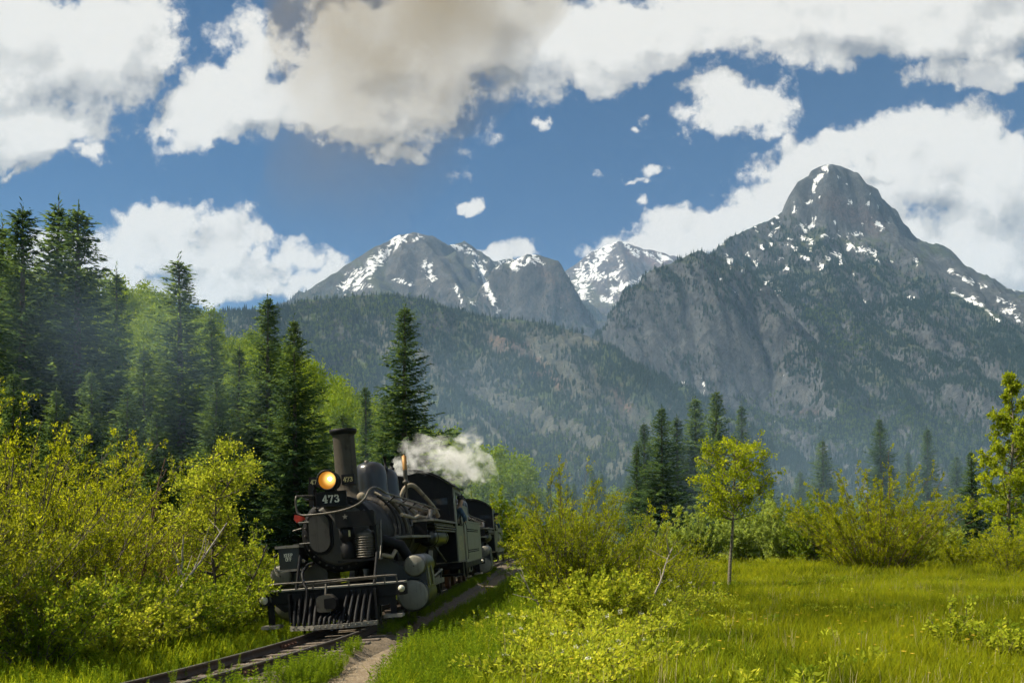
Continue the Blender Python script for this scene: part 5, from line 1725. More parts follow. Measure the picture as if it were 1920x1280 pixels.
for i, (px, py, Y, var, wf, lab) in enumerate(SPRUCES):
    x, y, zt = at(px, py, Y)
    gz = float(ground_z(x, y))
    sc_ = (zt - gz) / 18.3
    wf = wf * (1.12 if px > 1100 else 1.0)
    rt = random.Random(900 + i)
    plant('spruce_tree', SPR[var], ('trunk', 'crown'), x, y, lab, 'tree', 'spruces around the meadow and railway', rot=i * 1.9, scale=(sc_ * wf * rt.uniform(0.94, 1.14), sc_ * wf * rt.uniform(0.94, 1.14), sc_), tilt=(rt.uniform(-0.02, 0.02), rt.uniform(-0.02, 0.02)))

# woods of spruce too dense to count, beyond the single trees
source_collection('mid_spruce', [p[1] for p in SPR[:4]])
rg = np.random.default_rng(77)
n = 420
yy = 135 + 260 * rg.random(n) ** 0.9
xx = (-0.16 + rg.random(n) * 0.78) * yy
s = rg.uniform(0.35, 0.72, n)
instancer('far_spruce_wood', 'mid_spruce', np.stack([xx, yy, ground_z(xx, yy) - 0.2], -1), rg.random(n) * 6.28, s, 9, 'hazy spruce wood closing off the far side of the meadow', 'forest')
n = 45
yy = 46 + 66 * rg.random(n)
xx = -yy * (0.17 + 0.42 * rg.random(n))
ok = xx < -9
xx, yy = xx[ok], yy[ok]
s = rg.uniform(0.25, 0.62, len(xx))
instancer('left_spruce_wood', 'mid_spruce', np.stack([xx, yy, ground_z(xx, yy) - 0.2], -1), rg.random(len(xx)) * 6.28, s, 10, 'young spruce wood filling the gaps between the tall left spruces', 'forest')

# ------------------------------------------------------------------ broadleaf trees
x, y, _ = at(1367, 1105, 34)
plant('aspen_tree', tree_parts(201, 5.75, 0.46, 1.32, M['aspen_bright'], M['bark_aspen'], (0.35, 0), 44, 9, 6, 0.075, 0.85, 0.075), ('trunk', 'crown'), x, y, 'slim young aspen with bright round crown alone at the meadow edge', 'tree')
x, y, _ = at(1890, 1070, 55)
plant('aspen_tree', tree_parts(202, 11.9, 0.22, 2.3, M['aspen_bright'], M['bark_aspen'], (-0.45, 0), 70, 12, 6, 0.12, 0.8, 0.13, -1), ('trunk', 'crown'), x, y, 'tall narrow aspen with loose pale crown at the right edge', 'tree')
x, y, _ = at(402, 1160, 19.2)
plant('young_tree', tree_parts(203, 3.75, 0.30, 0.98, M['elder'], M['bark'], (-0.1, 0), 36, 10, 10, 0.050, 0.7, 0.05), ('trunk', 'crown'), x, y, 'yellow green young tree left of the locomotive front', 'tree')

# ------------------------------------------------------------------ shrubs
WIL = dict(stems=58, twigs=13, per=10, size=0.048, ratio=0.40)
SHRUBS = [  # photo x, depth, parts, label
    (20, 15.0, dict(seed=301, H=4.5, Rr=2.0, mat='willow', **WIL), 'tall willow at the left edge with long upright shoots'),
    (150, 16.6, dict(seed=302, H=4.3, Rr=1.9, mat='willow', **WIL), 'tall yellow green willow, second from the left edge'),
    (-60, 12.6, dict(seed=303, H=3.2, Rr=1.5, mat='willow_olive', **WIL), 'olive willow half outside the left picture edge'),
    (245, 18.5, dict(seed=304, H=3.4, Rr=1.6, mat='willow', bark='bark_red', stems=50, twigs=9, per=4, size=0.06, ratio=0.4), 'willow with many reddish bare stems left of the yellow young tree'),
    (330, 20.5, dict(seed=305, H=3.3, Rr=1.5, mat='willow_olive', bark='bark_red', stems=40, twigs=9, per=4, size=0.065, ratio=0.42), 'thin reddish willow behind the dead twigs'),
    (448, 23.0, dict(seed=306, H=2.2, Rr=0.95, mat='broad', stems=36, twigs=10, per=8, size=0.055, ratio=0.6), 'bright leafy shrub just left of the locomotive warning box'),
    (90, 20.5, dict(seed=307, H=4.0, Rr=2.0, mat='willow_olive', **WIL), 'willow in the second row behind the tall yellow green one'),
    (395, 17.2, dict(seed=308, H=1.5, Rr=1.2, mat='broad', stems=34, twigs=9, per=10, size=0.05, ratio=0.7), 'low leafy bush at the foot of the yellow young tree'),
    (290, 15.4, dict(seed=309, H=1.35, Rr=1.15, mat='broad', stems=34, twigs=9, per=10, size=0.05, ratio=0.7, low=0.08), 'low broad leaved bush beside the rail below the reddish willow'),
    (190, 14.0, dict(seed=310, H=1.3, Rr=1.1, mat='elder', stems=34, twigs=9, per=10, size=0.05, ratio=0.7, low=0.08), 'low yellowish bush near the rail, second from the left edge'),
    (75, 12.8, dict(seed=311, H=1.7, Rr=1.2, mat='broad', stems=36, twigs=9, per=9, size=0.048, ratio=0.7, low=0.08), 'dense dark green bush in the lower left corner'),
    (458, 19.8, dict(seed=312, H=0.9, Rr=0.85, mat='broad', stems=30, twigs=8, per=9, size=0.048, ratio=0.7, low=0.08), 'low leafy bush beside the left end of the pilot beam'),
    (486, 27.0, dict(seed=313, H=1.7, Rr=1.0, mat='willow', **WIL), 'willow partly hidden behind the locomotive warning box'),
    (-10, 24.0, dict(seed=314, H=4.6, Rr=2.2, mat='willow_olive', **WIL), 'olive willow at the back of the left thicket'),
    (215, 24.5, dict(seed=315, H=3.4, Rr=2.0, mat='willow', **WIL), 'willow at the back between the tall willow and the dead twigs'),
    (945, 66.0, dict(seed=316, H=5.4, Rr=2.6, mat='aspen', stems=36, twigs=12, per=5, size=0.13, ratio=0.7, twig_len=1.0, stem_r=0.02), 'bright green bush behind the last locomotive under the steam'),
    (1016, 47.0, dict(seed=317, H=3.4, Rr=1.7, mat='broad', stems=36, twigs=12, per=5, size=0.10, ratio=0.7, twig_len=0.8), 'leafy bush where the footpath disappears beside the train'),
    (1068, 22.3, dict(seed=318, H=3.7, Rr=1.65, mat='willow', stems=84, twigs=13, per=8, size=0.058, ratio=0.36, arch=1.25, low=0.3), 'big fan shaped willow just right of the train'),
    (1192, 26.0, dict(seed=319, H=3.2, Rr=1.6, mat='willow', bark='bark', stems=50, twigs=11, per=6, size=0.062, ratio=0.42, arch=1.25, low=0.25), 'loose willow with grey stems right beside the big fan shaped one'),
    (1285, 28.5, dict(seed=320, H=2.0, Rr=1.1, mat='willow', stems=26, twigs=9, per=5, size=0.06, ratio=0.45), 'small willow between the loose willow and the young aspen'),
    (1120, 20.6, dict(seed=321, H=1.3, Rr=1.3, mat='elder', stems=34, twigs=8, per=7, size=0.075, ratio=0.7, low=0.1), 'yellow leafed bush low in front of the fan shaped willow'),
    (1035, 25.0, dict(seed=322, H=1.2, Rr=1.0, mat='broad', stems=34, twigs=9, per=6, size=0.065, ratio=0.7, low=0.1), 'leafy bush beside the footpath left of the fan shaped willow'),
    (1310, 58.0, dict(seed=323, H=4.0, Rr=2.6, mat='sage', stems=40, twigs=12, per=6, size=0.13, ratio=0.6, twig_len=1.0), 'pale sage green bush in the haze left behind the young aspen'),
    (1395, 63.0, dict(seed=324, H=4.4, Rr=2.6, mat='sage', stems=40, twigs=12, per=6, size=0.13, ratio=0.6, twig_len=1.0), 'pale bush directly behind the young aspen trunk'),
    (1462, 60.0, dict(seed=325, H=4.9, Rr=2.4, mat='sage', stems=40, twigs=12, per=6, size=0.13, ratio=0.6, twig_len=1.0), 'tall pale bush right of the young aspen trunk'),
    (1530, 57.0, dict(seed=326, H=4.6, Rr=2.2, mat='broad', stems=40, twigs=12, per=5, size=0.12, ratio=0.6, twig_len=1.0), 'green bush at the left flank of the wide willow'),
    (1642, 48.0, dict(seed=327, H=5.9, Rr=3.7, mat='willow', bark='bark_red', stems=130, twigs=13, per=9, size=0.085, ratio=0.42, arch=1.35, low=0.04, twig_len=0.8, base_r=1.6, stem_r=0.02), 'wide dome of olive willow in the middle of the far meadow edge'),
    (1800, 51.0, dict(seed=328, H=2.6, Rr=2.2, mat='willow', stems=36, twigs=10, per=6, size=0.09, ratio=0.5, twig_len=0.7), 'low yellow bush between the wide willow and the tall aspen'),
    (1893, 45.0, dict(seed=329, H=3.0, Rr=1.8, mat='willow', stems=34, twigs=10, per=5, size=0.085, ratio=0.5, twig_len=0.7), 'yellow green bush at the foot of the tall aspen'),
    (1730, 56.0, dict(seed=330, H=3.2, Rr=2.4, mat='sage', stems=36, twigs=10, per=6, size=0.12, ratio=0.55, twig_len=0.8), 'pale bush behind the right flank of the wide willow'),
    (1945, 53.0, dict(seed=331, H=4.0, Rr=2.2, mat='broad', stems=36, twigs=10, per=6, size=0.12, ratio=0.55, twig_len=0.8), 'leafy bush cut by the right picture edge behind the yellow green bush'),
    (1235, 66.0, dict(seed=332, H=2.9, Rr=2.4, mat='sage', stems=36, twigs=10, per=6, size=0.12, ratio=0.6, twig_len=0.9), 'pale low bush below the hazy spruce clump'),
    (1085, 60.0, dict(seed=333, H=3.8, Rr=2.6, mat='sage', stems=36, twigs=10, per=6, size=0.12, ratio=0.6, twig_len=0.9), 'pale bush showing over the big fan shaped willow'),
    (1787, 15.2, dict(seed=334, H=1.15, Rr=0.34, mat='elder', stems=9, twigs=8, per=3, size=0.062, ratio=0.8, twig_len=0.16, stem_r=0.007, base_r=0.1), 'small sapling with round leaves standing in the meadow'),
    (1893, 14.2, dict(seed=335, H=0.9, Rr=0.45, mat='elder', stems=11, twigs=8, per=3, size=0.062, ratio=0.8, twig_len=0.18, stem_r=0.007, base_r=0.1), 'small round leaved sapling at the right edge of the meadow'),
]
for i, (px, Y, kw, lab) in enumerate(SHRUBS):
    kw = dict(kw)
    for k in ('mat', 'bark'):
        if k in kw: kw[k] = M[kw[k]]
    x = (px - 960) / F * Y
    nm = 'sapling' if 'sapling' in lab else ('willow_shrub' if 'willow' in lab else 'leafy_bush')
    plant(nm, shrub_parts(**kw), ('stems', 'foliage'), x, Y, lab, 'sapling' if nm == 'sapling' else 'shrub', None, rot=i * 0.7)


def flower_heads(rg, C, size, n, mat, name='blossom'):
    P, A, S = [], [], []
    for c in C:
        d = rg.normal(0, 1, (n, 3)) * np.array([1, 1, 0.35])
        P.append(c + unit(d) * size * rg.random((n, 1)) ** 0.5)
    P = np.concatenate(P)
    A, S = unit(rg.normal(0, 1, P.shape)), unit(rg.normal(0, 1, P.shape))
    v, f = rhombs(P, A, S, np.full(len(P), size * 0.38), np.full(len(P), size * 0.38))
    return np_mesh(name, v, f, mat)


ELDERS = [(1160, 23.0, 0.95, 1.2, 'flowering elder bush between the fan shaped and loose willows'),
          (1255, 24.5, 1.0, 1.15, 'flowering elder bush nearest to the young aspen'),
          (1215, 20.8, 0.75, 1.05, 'low flowering elder in front of the loose willow'),
          (1120, 17.3, 0.75, 1.1, 'spreading elder on the meadow below the fan shaped willow'),
          (1040, 15.2, 0.62, 0.85, 'elder beside the grass left of the spreading one'),
          (1055, 12.4, 0.62, 0.95, 'pale flowering elder at the bottom edge of the picture'),
          (975, 18.6, 0.55, 0.8, 'small elder among the lush grass right of the footpath'),
          (1170, 14.2, 0.50, 0.8, 'low elder in the grass right of the pale flowering one')]
for i, (px, Y, H, Rr, lab) in enumerate(ELDERS):
    x = (px - 960) / F * Y
    parts = shrub_parts(seed=400 + i, H=H * 0.8, Rr=Rr, stems=40, twigs=9, per=4, size=0.072, ratio=0.5, mat=M['elder'], low=0.15, twig_len=0.32, stem_r=0.009, base_r=0.6 * Rr, hvar=(0.5, 1.0), fill=0.8)
    e = plant('elder_bush', parts, ('stems', 'foliage'), x, Y, lab, 'shrub', None, rot=i * 1.3)
    rg = np.random.default_rng(500 + i)
    nh = 6
    a = rg.random(nh) * 6.28
    rr = Rr * 0.85 * np.sqrt(rg.random(nh))
    C = np.stack([rr * np.cos(a), rr * np.sin(a), H * (0.80 - 0.22 * (rr / Rr) ** 2)], -1)
    tag(obj('blossom', flower_heads(rg, C, 0.042, 36, M['petal_white']), e), kind='stuff')

# dead branches in the thickets
def dead_branch(seed, base, tip, label, r=0.03, mat='bark_pale'):
    rg = np.random.default_rng(seed)
    b, t_ = np.array(base, float), np.array(tip, float)
    k = 8
    s = np.linspace(0, 1, k)
    C = b + (t_ - b) * s[:, None] + np.cumsum(rg.normal(0, 0.03, (k, 3)), axis=0) * s[:, None]
    e = empty('dead_branch', tuple(b))
    v, f = tubes_np([(C - b, r * (1 - 0.75 * s) + 0.004)], 6)
    obj('main_stem', np_mesh('main_stem', v, f, M[mat], True), e)
    for j in range(6):
        q = rg.uniform(0.3, 0.95)
        p0 = np.array([np.interp(q, s, C[:, c]) for c in range(3)]) - b
        dv = unit((t_ - b) / np.linalg.norm(t_ - b) + rg.normal(0, 0.6, 3) + np.array([0, 0, 0.2]))
        l = rg.uniform(0.3, 0.8)
        s4 = np.linspace(0, 1, 4)
        v, f = tubes_np([(p0 + dv * (l * s4)[:, None] + rg.normal(0, 0.03, (4, 3)) * s4[:, None], 0.3 * r * (1 - 0.7 * s4) + 0.002)], 5)
        obj('twig', np_mesh('twig', v, f, M[mat], True), e)
    tag(e, label, 'branch')


def gp(px, Y, h):
    x = (px - 960) / F * Y
    return (x, Y, float(ground_z(x, Y)) + h)


dead_branch(1, gp(255, 15.6, 0.05), gp(430, 16.4, 2.1), 'long pale dead branch slanting up through the left thicket', 0.028)
dead_branch(2, gp(335, 17.2, 0.0), gp(352, 17.0, 1.9), 'forked weathered branch upright near the yellow young tree', 0.035)
dead_branch(3, gp(250, 17.8, 0.0), gp(300, 17.8, 3.5), 'tall bare twiggy stem above the reddish willow', 0.022, 'bark_red')
dead_branch(4, gp(430, 18.2, 0.0), gp(500, 18.6, 1.75), 'bare slanting branch beside the young tree trunk', 0.025, 'bark')
dead_branch(5, gp(1215, 23.8, 0.0), gp(1265, 24.0, 1.7), 'grey dead branch in the loose willow', 0.03)
dead_branch(6, gp(1030, 21.2, 0.0), gp(960, 21.0, 1.3), 'pale dead branch leaning left out of the fan shaped willow', 0.022)
# stump of a post by the aspen
m4 = MB()
m4.lathe([(0.055, 0), (0.05, 0.28), (0.047, 0.34), (0.02, 0.36)], n=9)
po = empty('wooden_post', gp(1339, 33, -0.03))
m4.build('post_stump', M['bark'], po)
tag(po, 'short weathered wooden post in the grass beside the young aspen', 'post')

# ------------------------------------------------------------------ grass, horsetails, flowers
def grass_mat(name, dark, light, tips):
    m, T = new_mat(name)
    geo = T.n('ShaderNodeNewGeometry')
    pos = geo.outputs['Position']
    big = T.noise(T.vmath('MULTIPLY', pos, (1, 1, 0)), 0.22, 4, 0.6)  # broad patches: uneven grass and cloud shadow, both put into the colour
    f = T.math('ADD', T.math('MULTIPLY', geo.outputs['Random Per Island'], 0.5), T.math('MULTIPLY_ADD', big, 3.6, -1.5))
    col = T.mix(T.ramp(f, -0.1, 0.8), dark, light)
    df = T.n('ShaderNodeBsdfDiffuse')
    T.val(df.inputs[0], col)
    tr = T.n('ShaderNodeBsdfTranslucent')
    T.val(tr.inputs[0], T.mix(T.ramp(f, 0.0, 0.9), light, tips))
    mx = T.n('ShaderNodeMixShader')
    mx.inputs[0].default_value = 0.45
    T.val(mx.inputs[1], df.outputs[0])
    T.val(mx.inputs[2], tr.outputs[0])
    finish(T, mx.outputs[0])
    return m


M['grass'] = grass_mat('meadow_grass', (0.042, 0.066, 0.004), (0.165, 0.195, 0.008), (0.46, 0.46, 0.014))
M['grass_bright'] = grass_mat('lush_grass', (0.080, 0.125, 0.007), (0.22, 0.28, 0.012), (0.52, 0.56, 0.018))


def tuft(seed, mat, n=15, h=(0.20, 0.42), w=0.010, spread=0.09, bend=0.45):
    rg = np.random.default_rng(seed)
    vs, fs = [], []
    for i in range(n):
        a = rg.random() * 6.28
        b = np.array([rg.normal(0, spread), rg.normal(0, spread), -0.02])
        H = rg.uniform(*h)
        d = np.array([math.cos(a), math.sin(a), 0])
        s_ = np.array([-math.sin(a), math.cos(a), 0])
        bd = bend * rg.uniform(0.2, 1.2) * H
        k = len(vs)
        for t_, ww in ((0, 1.0), (0.45, 0.85), (0.8, 0.5), (1.0, 0.08)):
            c = b + d * bd * t_ ** 2 + np.array([0, 0, H * (t_ - 0.12 * t_ * t_)])
            vs += [c - s_ * w * ww * 0.5, c + s_ * w * ww * 0.5]
        for j in range(3):
            fs.append((k + 2 * j, k + 2 * j + 1, k + 2 * j + 3, k + 2 * j + 2))
    return np_mesh('grass_tuft', np.array(vs), np.array(fs), mat)


def horsetail(seed):
    rg = np.random.default_rng(seed)
    P, A, S, L, W = [], [], [], [], []
    H = rg.uniform(0.30, 0.45)
    lean = rg.normal(0, 0.05, 2)
    for z in np.linspace(0.08, 0.98, 9):
        for j in range(8):
            a = (j + rg.random()) * 6.2832 / 8
            P.append((lean[0] * z, lean[1] * z, z * H))
            A.append((math.cos(a) * 0.8, math.sin(a) * 0.8, 0.75 + rg.normal(0, 0.15)))
            S.append(rg.normal(0, 1, 3))
            L.append(0.085 * (1.1 - 0.75 * z) * rg.uniform(0.7, 1.2) + 0.01)
            W.append(0.009)
    P, A, S = np.array(P), unit(np.array(A)), unit(np.array(S))
    v, f = rhombs(P, A, unit(np.cross(A, S)), np.array(L), np.array(W))
    t = np.array([(-.004, 0, -.03), (.004, 0, -.03), (lean[0] + .001, lean[1], H), (lean[0] - .001, lean[1], H)])
    return np_mesh('horsetail_plant', np.concatenate([v, t]), np.concatenate([f, np.array([[0, 1, 2, 3]]) + len(v)]), M['horsetail'])


def flower(seed, mat, h, r):
    rg = np.random.default_rng(seed)
    n = 10
    a = np.arange(n) * 6.2832 / n
    P = np.zeros((n, 3)) + np.array([0, 0, h])
    A = unit(np.stack([np.cos(a), np.sin(a), np.full(n, 0.25)], -1))
    S = np.stack([-np.sin(a), np.cos(a), np.zeros(n)], -1)
    v, f = rhombs(P, A, S, np.full(n, r), np.full(n, r * 0.7))
    t = np.array([(-.003, 0, 0), (.003, 0, 0), (.002, 0, h), (-.002, 0, h)])
    me = np_mesh('flower', np.concatenate([v, t]), np.concatenate([f, np.array([[0, 1, 2, 3]]) + len(v)]), mat)
    me.materials.append(M['horsetail'])
    me.polygons[n].material_index = 1
    return me


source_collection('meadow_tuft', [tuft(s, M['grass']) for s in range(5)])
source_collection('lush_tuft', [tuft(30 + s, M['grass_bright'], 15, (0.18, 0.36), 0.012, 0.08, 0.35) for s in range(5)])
source_collection('horsetail', [horsetail(s) for s in range(5)])
source_collection('yellow_flower', [flower(s, M['petal_yellow'], 0.28 + 0.03 * s, 0.030) for s in range(3)])
source_collection('white_flower', [flower(9 + s, M['petal_white'], 0.20 + 0.03 * s, 0.018) for s in range(3)])

rg = np.random.default_rng(55)


def field_points(n, y0, y1, u0, u1, p=-0.2):
    e = 1 + p
    Y = (y0 ** e + rg.random(n) * (y1 ** e - y0 ** e)) ** (1 / e)
    X = (u0 + (u1 - u0) * rg.random(n)) * Y
    return X, Y


X, Y = field_points(36000, 7.5, 58, -0.62, 0.62)
X2, Y2 = field_points(7000, 56, 120, -0.05, 0.66, 0.2)
X, Y = np.concatenate([X, X2]), np.concatenate([Y, Y2])
dt = seg_dist(X, Y, TRK)
dp = seg_dist(X, Y, PATH)
side = X - np.interp(Y, TRK[:, 1], TRK[:, 0])
pathx = np.interp(Y, PATH[:, 1], PATH[:, 0])
lushness = np.clip(1.6 - (X - pathx) / 2.2, 0, 1) * (X > pathx) + (side < 0) * 1.0
lushness = np.where((X > -1) & (X < 4) & (Y < 22), np.maximum(lushness, 0.55), lushness)
pick = rg.random(len(X))
keep = (dt > 1.12) & (dp > 0.30 + 0.1 * rg.random(len(X))) & ~((side > 0) & (X < pathx))
far = 1 + np.clip((Y - 14) / 40, 0, 3) * 0.6
sc_ = rg.uniform(0.6, 1.35, len(X)) * np.clip(0.95 + 1.1 * fbm(X / 2.2, Y / 2.2, 4), 0.45, 1.8)
sc_ = np.where((Y > 43) & (Y < 60) & (X > 4), sc_ * 1.7, sc_)
right = X - pathx
keep &= ~((right > -0.1) & (right < np.clip(0.36 + (Y - 14) * 0.022, 0.36, 0.75)))
sc_ = np.where((right > 0) & (Y > 16), sc_ * np.clip(0.35 + right / 1.6, 0.35, 1.0), sc_)
k1 = keep & (pick > lushness)
k2 = keep & (pick <= lushness)
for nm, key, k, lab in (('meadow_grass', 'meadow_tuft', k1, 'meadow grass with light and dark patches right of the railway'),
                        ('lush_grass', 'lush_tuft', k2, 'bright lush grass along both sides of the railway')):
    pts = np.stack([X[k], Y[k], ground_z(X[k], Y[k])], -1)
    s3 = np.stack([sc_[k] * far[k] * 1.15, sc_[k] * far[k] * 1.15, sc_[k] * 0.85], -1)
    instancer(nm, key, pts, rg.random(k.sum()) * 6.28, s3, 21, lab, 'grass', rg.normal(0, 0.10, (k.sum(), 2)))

# horsetails: between rail and path, on the bank right of the path and left of the rails
P = []
d_ = 5 + rg.random(15000) ** 1.35 * 40
x, y = np.interp(d_, seg, TRK[:, 0]), np.interp(d_, seg, TRK[:, 1])
lo = np.where(rg.random(len(d_)) < 0.50, rg.uniform(0.88, 1.5, len(d_)), np.where(rg.random(len(d_)) < 0.55, rg.uniform(1.4, 3.6, len(d_)), rg.uniform(-2.6, -0.8, len(d_))))
hx, hy = x + lo, y
dp = seg_dist(hx, hy, PATH)
den = fbm(hx * 0.9, hy * 0.9, 3)
px_ = np.interp(hy, PATH[:, 1], PATH[:, 0])
rgt = hx - px_
ok = (dp > 0.26 + 0.10 * rg.random(len(hx))) & ~((rgt > -0.1) & (rgt < np.clip(0.32 + (hy - 14) * 0.022, 0.32, 0.75))) & ((den > -0.16) | (hx > px_)) & (hy > 5)
hx, hy = hx[ok], hy[ok]
instancer('horsetails', 'horsetail', np.stack([hx, hy, ground_z(hx, hy) + np.clip(0.05 - 0.1 * np.abs(hx - np.interp(hy, TRK[:, 1], TRK[:, 0]) - 1), 0, 0.05)], -1), rg.random(len(hx)) * 6.28, np.where(hx < px_[ok], rg.uniform(0.5, 0.85, len(hx)), rg.uniform(0.6, 1.1, len(hx)) * np.where(hy > 16, np.clip(0.4 + (hx - px_[ok]) / 1.6, 0.4, 1), 1)), 22, 'feathery green horsetails growing beside the rails and footpath', 'horsetail', rg.normal(0, 0.08, (len(hx), 2)))
# and close along the rail beside the train
d_ = 22 + rg.random(2600) * 34
x, y = np.interp(d_, seg, TRK[:, 0]), np.interp(d_, seg, TRK[:, 1])
lo = rg.uniform(0.62, 1.0, len(d_))
k = fbm((x + lo) * 0.7, y * 0.7, 3) > -0.10
instancer('rail_edge_horsetails', 'horsetail', np.stack([x + lo, y, np.full(len(x), 0.05)], -1)[k], rg.random(k.sum()) * 6.28, rg.uniform(0.4, 0.75, k.sum()), 26, 'short horsetails close along the right rail in the shade of the train', 'horsetail')
# a few weeds between the rails
d_ = 4 + rg.random(160) * 14
x, y = np.interp(d_, seg, TRK[:, 0]), np.interp(d_, seg, TRK[:, 1])
lo = rg.uniform(-0.8, 0.8, len(d_))
instancer('track_weeds', 'horsetail', np.stack([x + lo, y, 0.06 + lo * 0.078], -1), rg.random(len(d_)) * 6.28, rg.uniform(0.35, 0.7, len(d_)), 23, 'small green weeds sprouting between the rails', 'weed')

# mixed weeds and dry stalks in the meadow
M['straw'] = plain('dry_straw', (0.42, 0.34, 0.16), 0.9)


def stalk(seed):
    me = tuft(seed, M['straw'], 4, (0.35, 0.60), 0.006, 0.05, 0.25)
    return me


def weed(seed):
    rg_ = np.random.default_rng(seed)
    n_ = 46
    P_ = np.stack([rg_.normal(0, 0.07, n_), rg_.normal(0, 0.07, n_), rg_.uniform(0.03, 0.26, n_)], -1)
    A_ = unit(P_ * np.array([1, 1, 0]) + rg_.normal(0, 0.06, (n_, 3)) + np.array([0, 0, 0.05]))
    v_, f_ = rhombs(P_, A_, unit(np.cross(A_, rg_.normal(0, 1, (n_, 3)))), rg_.uniform(0.06, 0.12, n_), rg_.uniform(0.03, 0.05, n_))
    return np_mesh('weed_plant', v_, f_, M['broad'] if seed % 2 else M['elder'])


source_collection('dry_stalk', [stalk(60 + q_) for q_ in range(4)])
source_collection('weed', [weed(70 + q_) for q_ in range(4)])
X, Y = field_points(1500, 10, 50, -0.02, 0.6)
k = fbm(X / 4 + 9, Y / 4, 3) > -0.02
instancer('dry_stalks', 'dry_stalk', np.stack([X[k], Y[k], ground_z(X[k], Y[k])], -1), rg.random(k.sum()) * 6.28, rg.uniform(0.6, 1.1, k.sum()), 27, 'dry straw coloured stalks scattered through the meadow grass', 'stalks')
X, Y = field_points(1100, 10, 52, -0.03, 0.6)
k = (fbm(X / 3.5 - 4, Y / 3.5, 3) > 0.06) & (np.hypot(X - 7.2, Y - 15.2) > 1.6) & (np.hypot(X - 7.6, Y - 14.2) > 1.4)
instancer('meadow_weeds', 'weed', np.stack([X[k], Y[k], ground_z(X[k], Y[k])], -1), rg.random(k.sum()) * 6.28, rg.uniform(0.6, 1.15, k.sum()), 28, 'low leafy weeds in patches among the meadow grass', 'weeds')

X, Y = field_points(420, 11, 40, 0.05, 0.5)
g = fbm(X / 5, Y / 5, 2) + rg.normal(0, 0.1, len(X))
k = g > 0.0
instancer('yellow_flowers', 'yellow_flower', np.stack([X[k], Y[k], ground_z(X[k], Y[k])], -1), rg.random(k.sum()) * 6.28, rg.uniform(0.8, 1.3, k.sum()), 24, 'yellow dandelion flowers dotted over the meadow', 'flowers')
X = rg.uniform(5.9, 7.4, 90)
Y = rg.uniform(11.4, 12.8, 90)
instancer('white_flowers', 'white_flower', np.stack([X, Y, ground_z(X, Y)], -1), rg.random(90) * 6.28, rg.uniform(0.6, 1.1, 90), 25, 'tiny white flowers in the lower right corner of the meadow', 'flowers')

# ------------------------------------------------------------------ steam, smoke and haze
def volume_mat(name, col, dens_fn, aniso=0.0):
    m, T = new_mat(name)
    v = T.n('ShaderNodeVolumePrincipled')
    v.inputs['Color'].default_value = (*col, 1)
    v.inputs['Anisotropy'].default_value = aniso
    T.val(v.inputs['Density'], dens_fn(T, v))
    finish(T, None, volume=v.outputs[0])
    return m


def plume(name, path, mat, label, cat, n=20, lump=0.18, seed=1, smooth=5):
    """lumpy tube of changing radius: path rows are x, y, z, radius"""
    P = np.array(smooth_path(path, smooth))
    C, r = P[:, :3], P[:, 3]
    d = unit(np.gradient(C, axis=0))
    a = unit(np.cross(d, np.array([0.0, 1.0, 0.15])))
    b = np.cross(d, a)
    ang = np.arange(n) * 2 * np.pi / n
    rg_ = np.random.default_rng(seed)
    rows = []
    for i in range(len(C)):
        rr = r[i] * (1 + lump * np.sin(ang * 3 + i * 0.7 + seed) * 0.6 + lump * np.sin(ang * 2 - i * 1.1) * 0.5)
        rows.append(C[i] + (a[i] * np.cos(ang)[:, None] + b[i] * np.sin(ang)[:, None]) * rr[:, None])
    V = np.concatenate(rows + [C[:1], C[-1:]])
    k = len(C)
    i = np.arange(k * n).reshape(k, n)
    j = np.roll(i, -1, axis=1)
    q = np.stack([i[:-1], j[:-1], j[1:], i[1:]], -1).reshape(-1, 4)
    t0 = np.stack([np.full(n, k * n), j[0], i[0]], -1)
    t1 = np.stack([np.full(n, k * n + 1), i[-1], j[-1]], -1)
    o = obj(name, np_mesh(name, V, [q, np.concatenate([t0, t1])], mat, True))
    return tag(o, label, cat, kind='stuff')


def steam_density(T, v):
    c = objco(T)
    n1 = T.noise(c, 1.5, 6, 0.62, 0.7)
    return T.math('MULTIPLY', T.ramp(n1, 0.50, 0.74), 2.9)


M['steam'] = volume_mat('white_steam', (0.99, 0.98, 0.96), steam_density, 0.0)
def A4(px, py, Y, r):
    x, y, z = at(px, py, Y)
    return (x, y, z, r)
plume('steam_plume', [A4(738, 884, 25.0, 0.12), A4(752, 872, 25.6, 0.32), A4(785, 856, 26.8, 0.62), A4(822, 858, 28.0, 0.68), A4(862, 866, 29.6, 0.72), A4(896, 876, 31.2, 0.60), A4(918, 890, 32.6, 0.34)], M['steam'], 'white steam drifting back from the safety valve over the cab roof', 'steam', seed=2)
plume('steam_wisp', [A4(846, 872, 28.9, 0.34), A4(866, 842, 29.4, 0.42), A4(886, 818, 29.9, 0.34), A4(893, 800, 30.2, 0.14)], M['steam'], 'thin wisp of steam rising above the tender', 'steam', seed=4)
plume('steam_wisp', [A4(858, 900, 28.9, 0.18), A4(868, 915, 29.0, 0.26), A4(874, 928, 29.1, 0.24), A4(872, 940, 29.1, 0.12)], M['steam'], 'small puff of steam at the rear edge of the cab roof', 'steam', seed=6)


def smoke_density(T, v):
    c = objco(T)
    sp = T.n('ShaderNodeSeparateXYZ')
    T.val(sp.inputs[0], c)
    n1 = T.noise(c, 0.42, 5, 0.6, 0.6)
    rise = T.ramp(sp.outputs[2], 7.5, 14.0, 0.006, 0.22)
    return T.math('MULTIPLY', T.ramp(n1, 0.28, 0.72), rise)


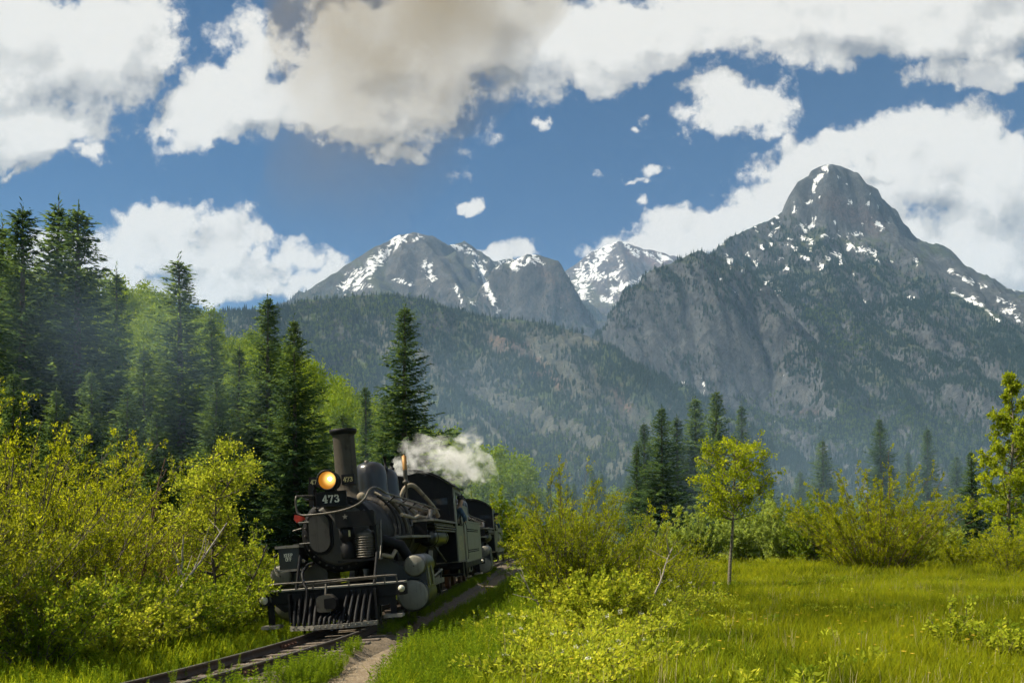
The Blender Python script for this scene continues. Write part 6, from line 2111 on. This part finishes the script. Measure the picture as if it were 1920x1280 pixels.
M['smoke'] = volume_mat('brown_coal_smoke', (0.32, 0.26, 0.16), smoke_density, 0.3)
plume('chimney_smoke', [A4(645, 812, 18.8, 0.20), A4(640, 760, 18.9, 0.45), A4(632, 640, 19.2, 0.95), A4(630, 480, 19.6, 1.5), A4(655, 320, 20.2, 1.9), A4(710, 150, 21.0, 2.6), A4(790, -20, 22.0, 3.1), A4(880, -200, 23.0, 3.4)], M['smoke'], 'thin brown smoke rising from the locomotive chimney into the clouds', 'smoke', seed=8, lump=0.12)

def veil(loc, scale, rot, mat, label):
    bm = bmesh.new()
    bmesh.ops.create_icosphere(bm, subdivisions=4, radius=1.0)
    me = bpy.data.meshes.new('smoke_drift')
    bm.to_mesh(me)
    bm.free()
    me.materials.append(mat)
    dr = obj('smoke_drift', me)
    dr.location, dr.scale, dr.rotation_euler = loc, scale, rot
    tag(dr, label, 'smoke', kind='stuff')


def veil_mat(name, col, peak):
    m = volume_mat(name, col, lambda T, v: T.math('MULTIPLY', T.math('MULTIPLY', T.ramp(T.vmath('LENGTH', objco(T)), 0.15, 1.0, 1.0, 0.0), T.ramp(T.noise(objco(T), 1.8, 2), 0.25, 0.7)), peak), 0.2)
    m.cycles.volume_step_rate = 4.0
    return m


M['drift'] = veil_mat('blue_smoke_drift', (0.5, 0.72, 1.0), 0.030)
M['drift_far'] = veil_mat('far_smoke_drift', (0.5, 0.72, 1.0), 0.0050)
M['drift_ridge'] = veil_mat('ridge_smoke_drift', (0.5, 0.72, 1.0), 0.0009)
veil(at(250, 640, 33), (7.0, 3.5, 5.5), (0, R(35), 0), M['drift'], 'bluish smoke veil drifting in front of the left spruces')
veil((28, 112, 4), (80, 46, 24), (0, 0, 0), M['drift_far'], 'bluish smoke hanging over the far edge of the meadow')
veil(at(830, 800, 560), (300, 200, 130), (0, 0, 0), M['drift_ridge'], 'blue smoke haze lying below the wooded ridge behind the train')

hz, T = new_mat('pale_blue_haze')
v = T.n('ShaderNodeVolumePrincipled')
v.inputs['Color'].default_value = (0.42, 0.66, 1.0, 1)
v.inputs['Density'].default_value = 0.000075
v.inputs['Anisotropy'].default_value = 0.0
finish(T, None, volume=v.outputs[0])
MB().box(-12500, 12500, -12500, 12500, -30, 1600).build('haze', hz)
tag(bpy.data.objects['haze'], 'pale blue haze filling the valley', 'haze', kind='stuff')
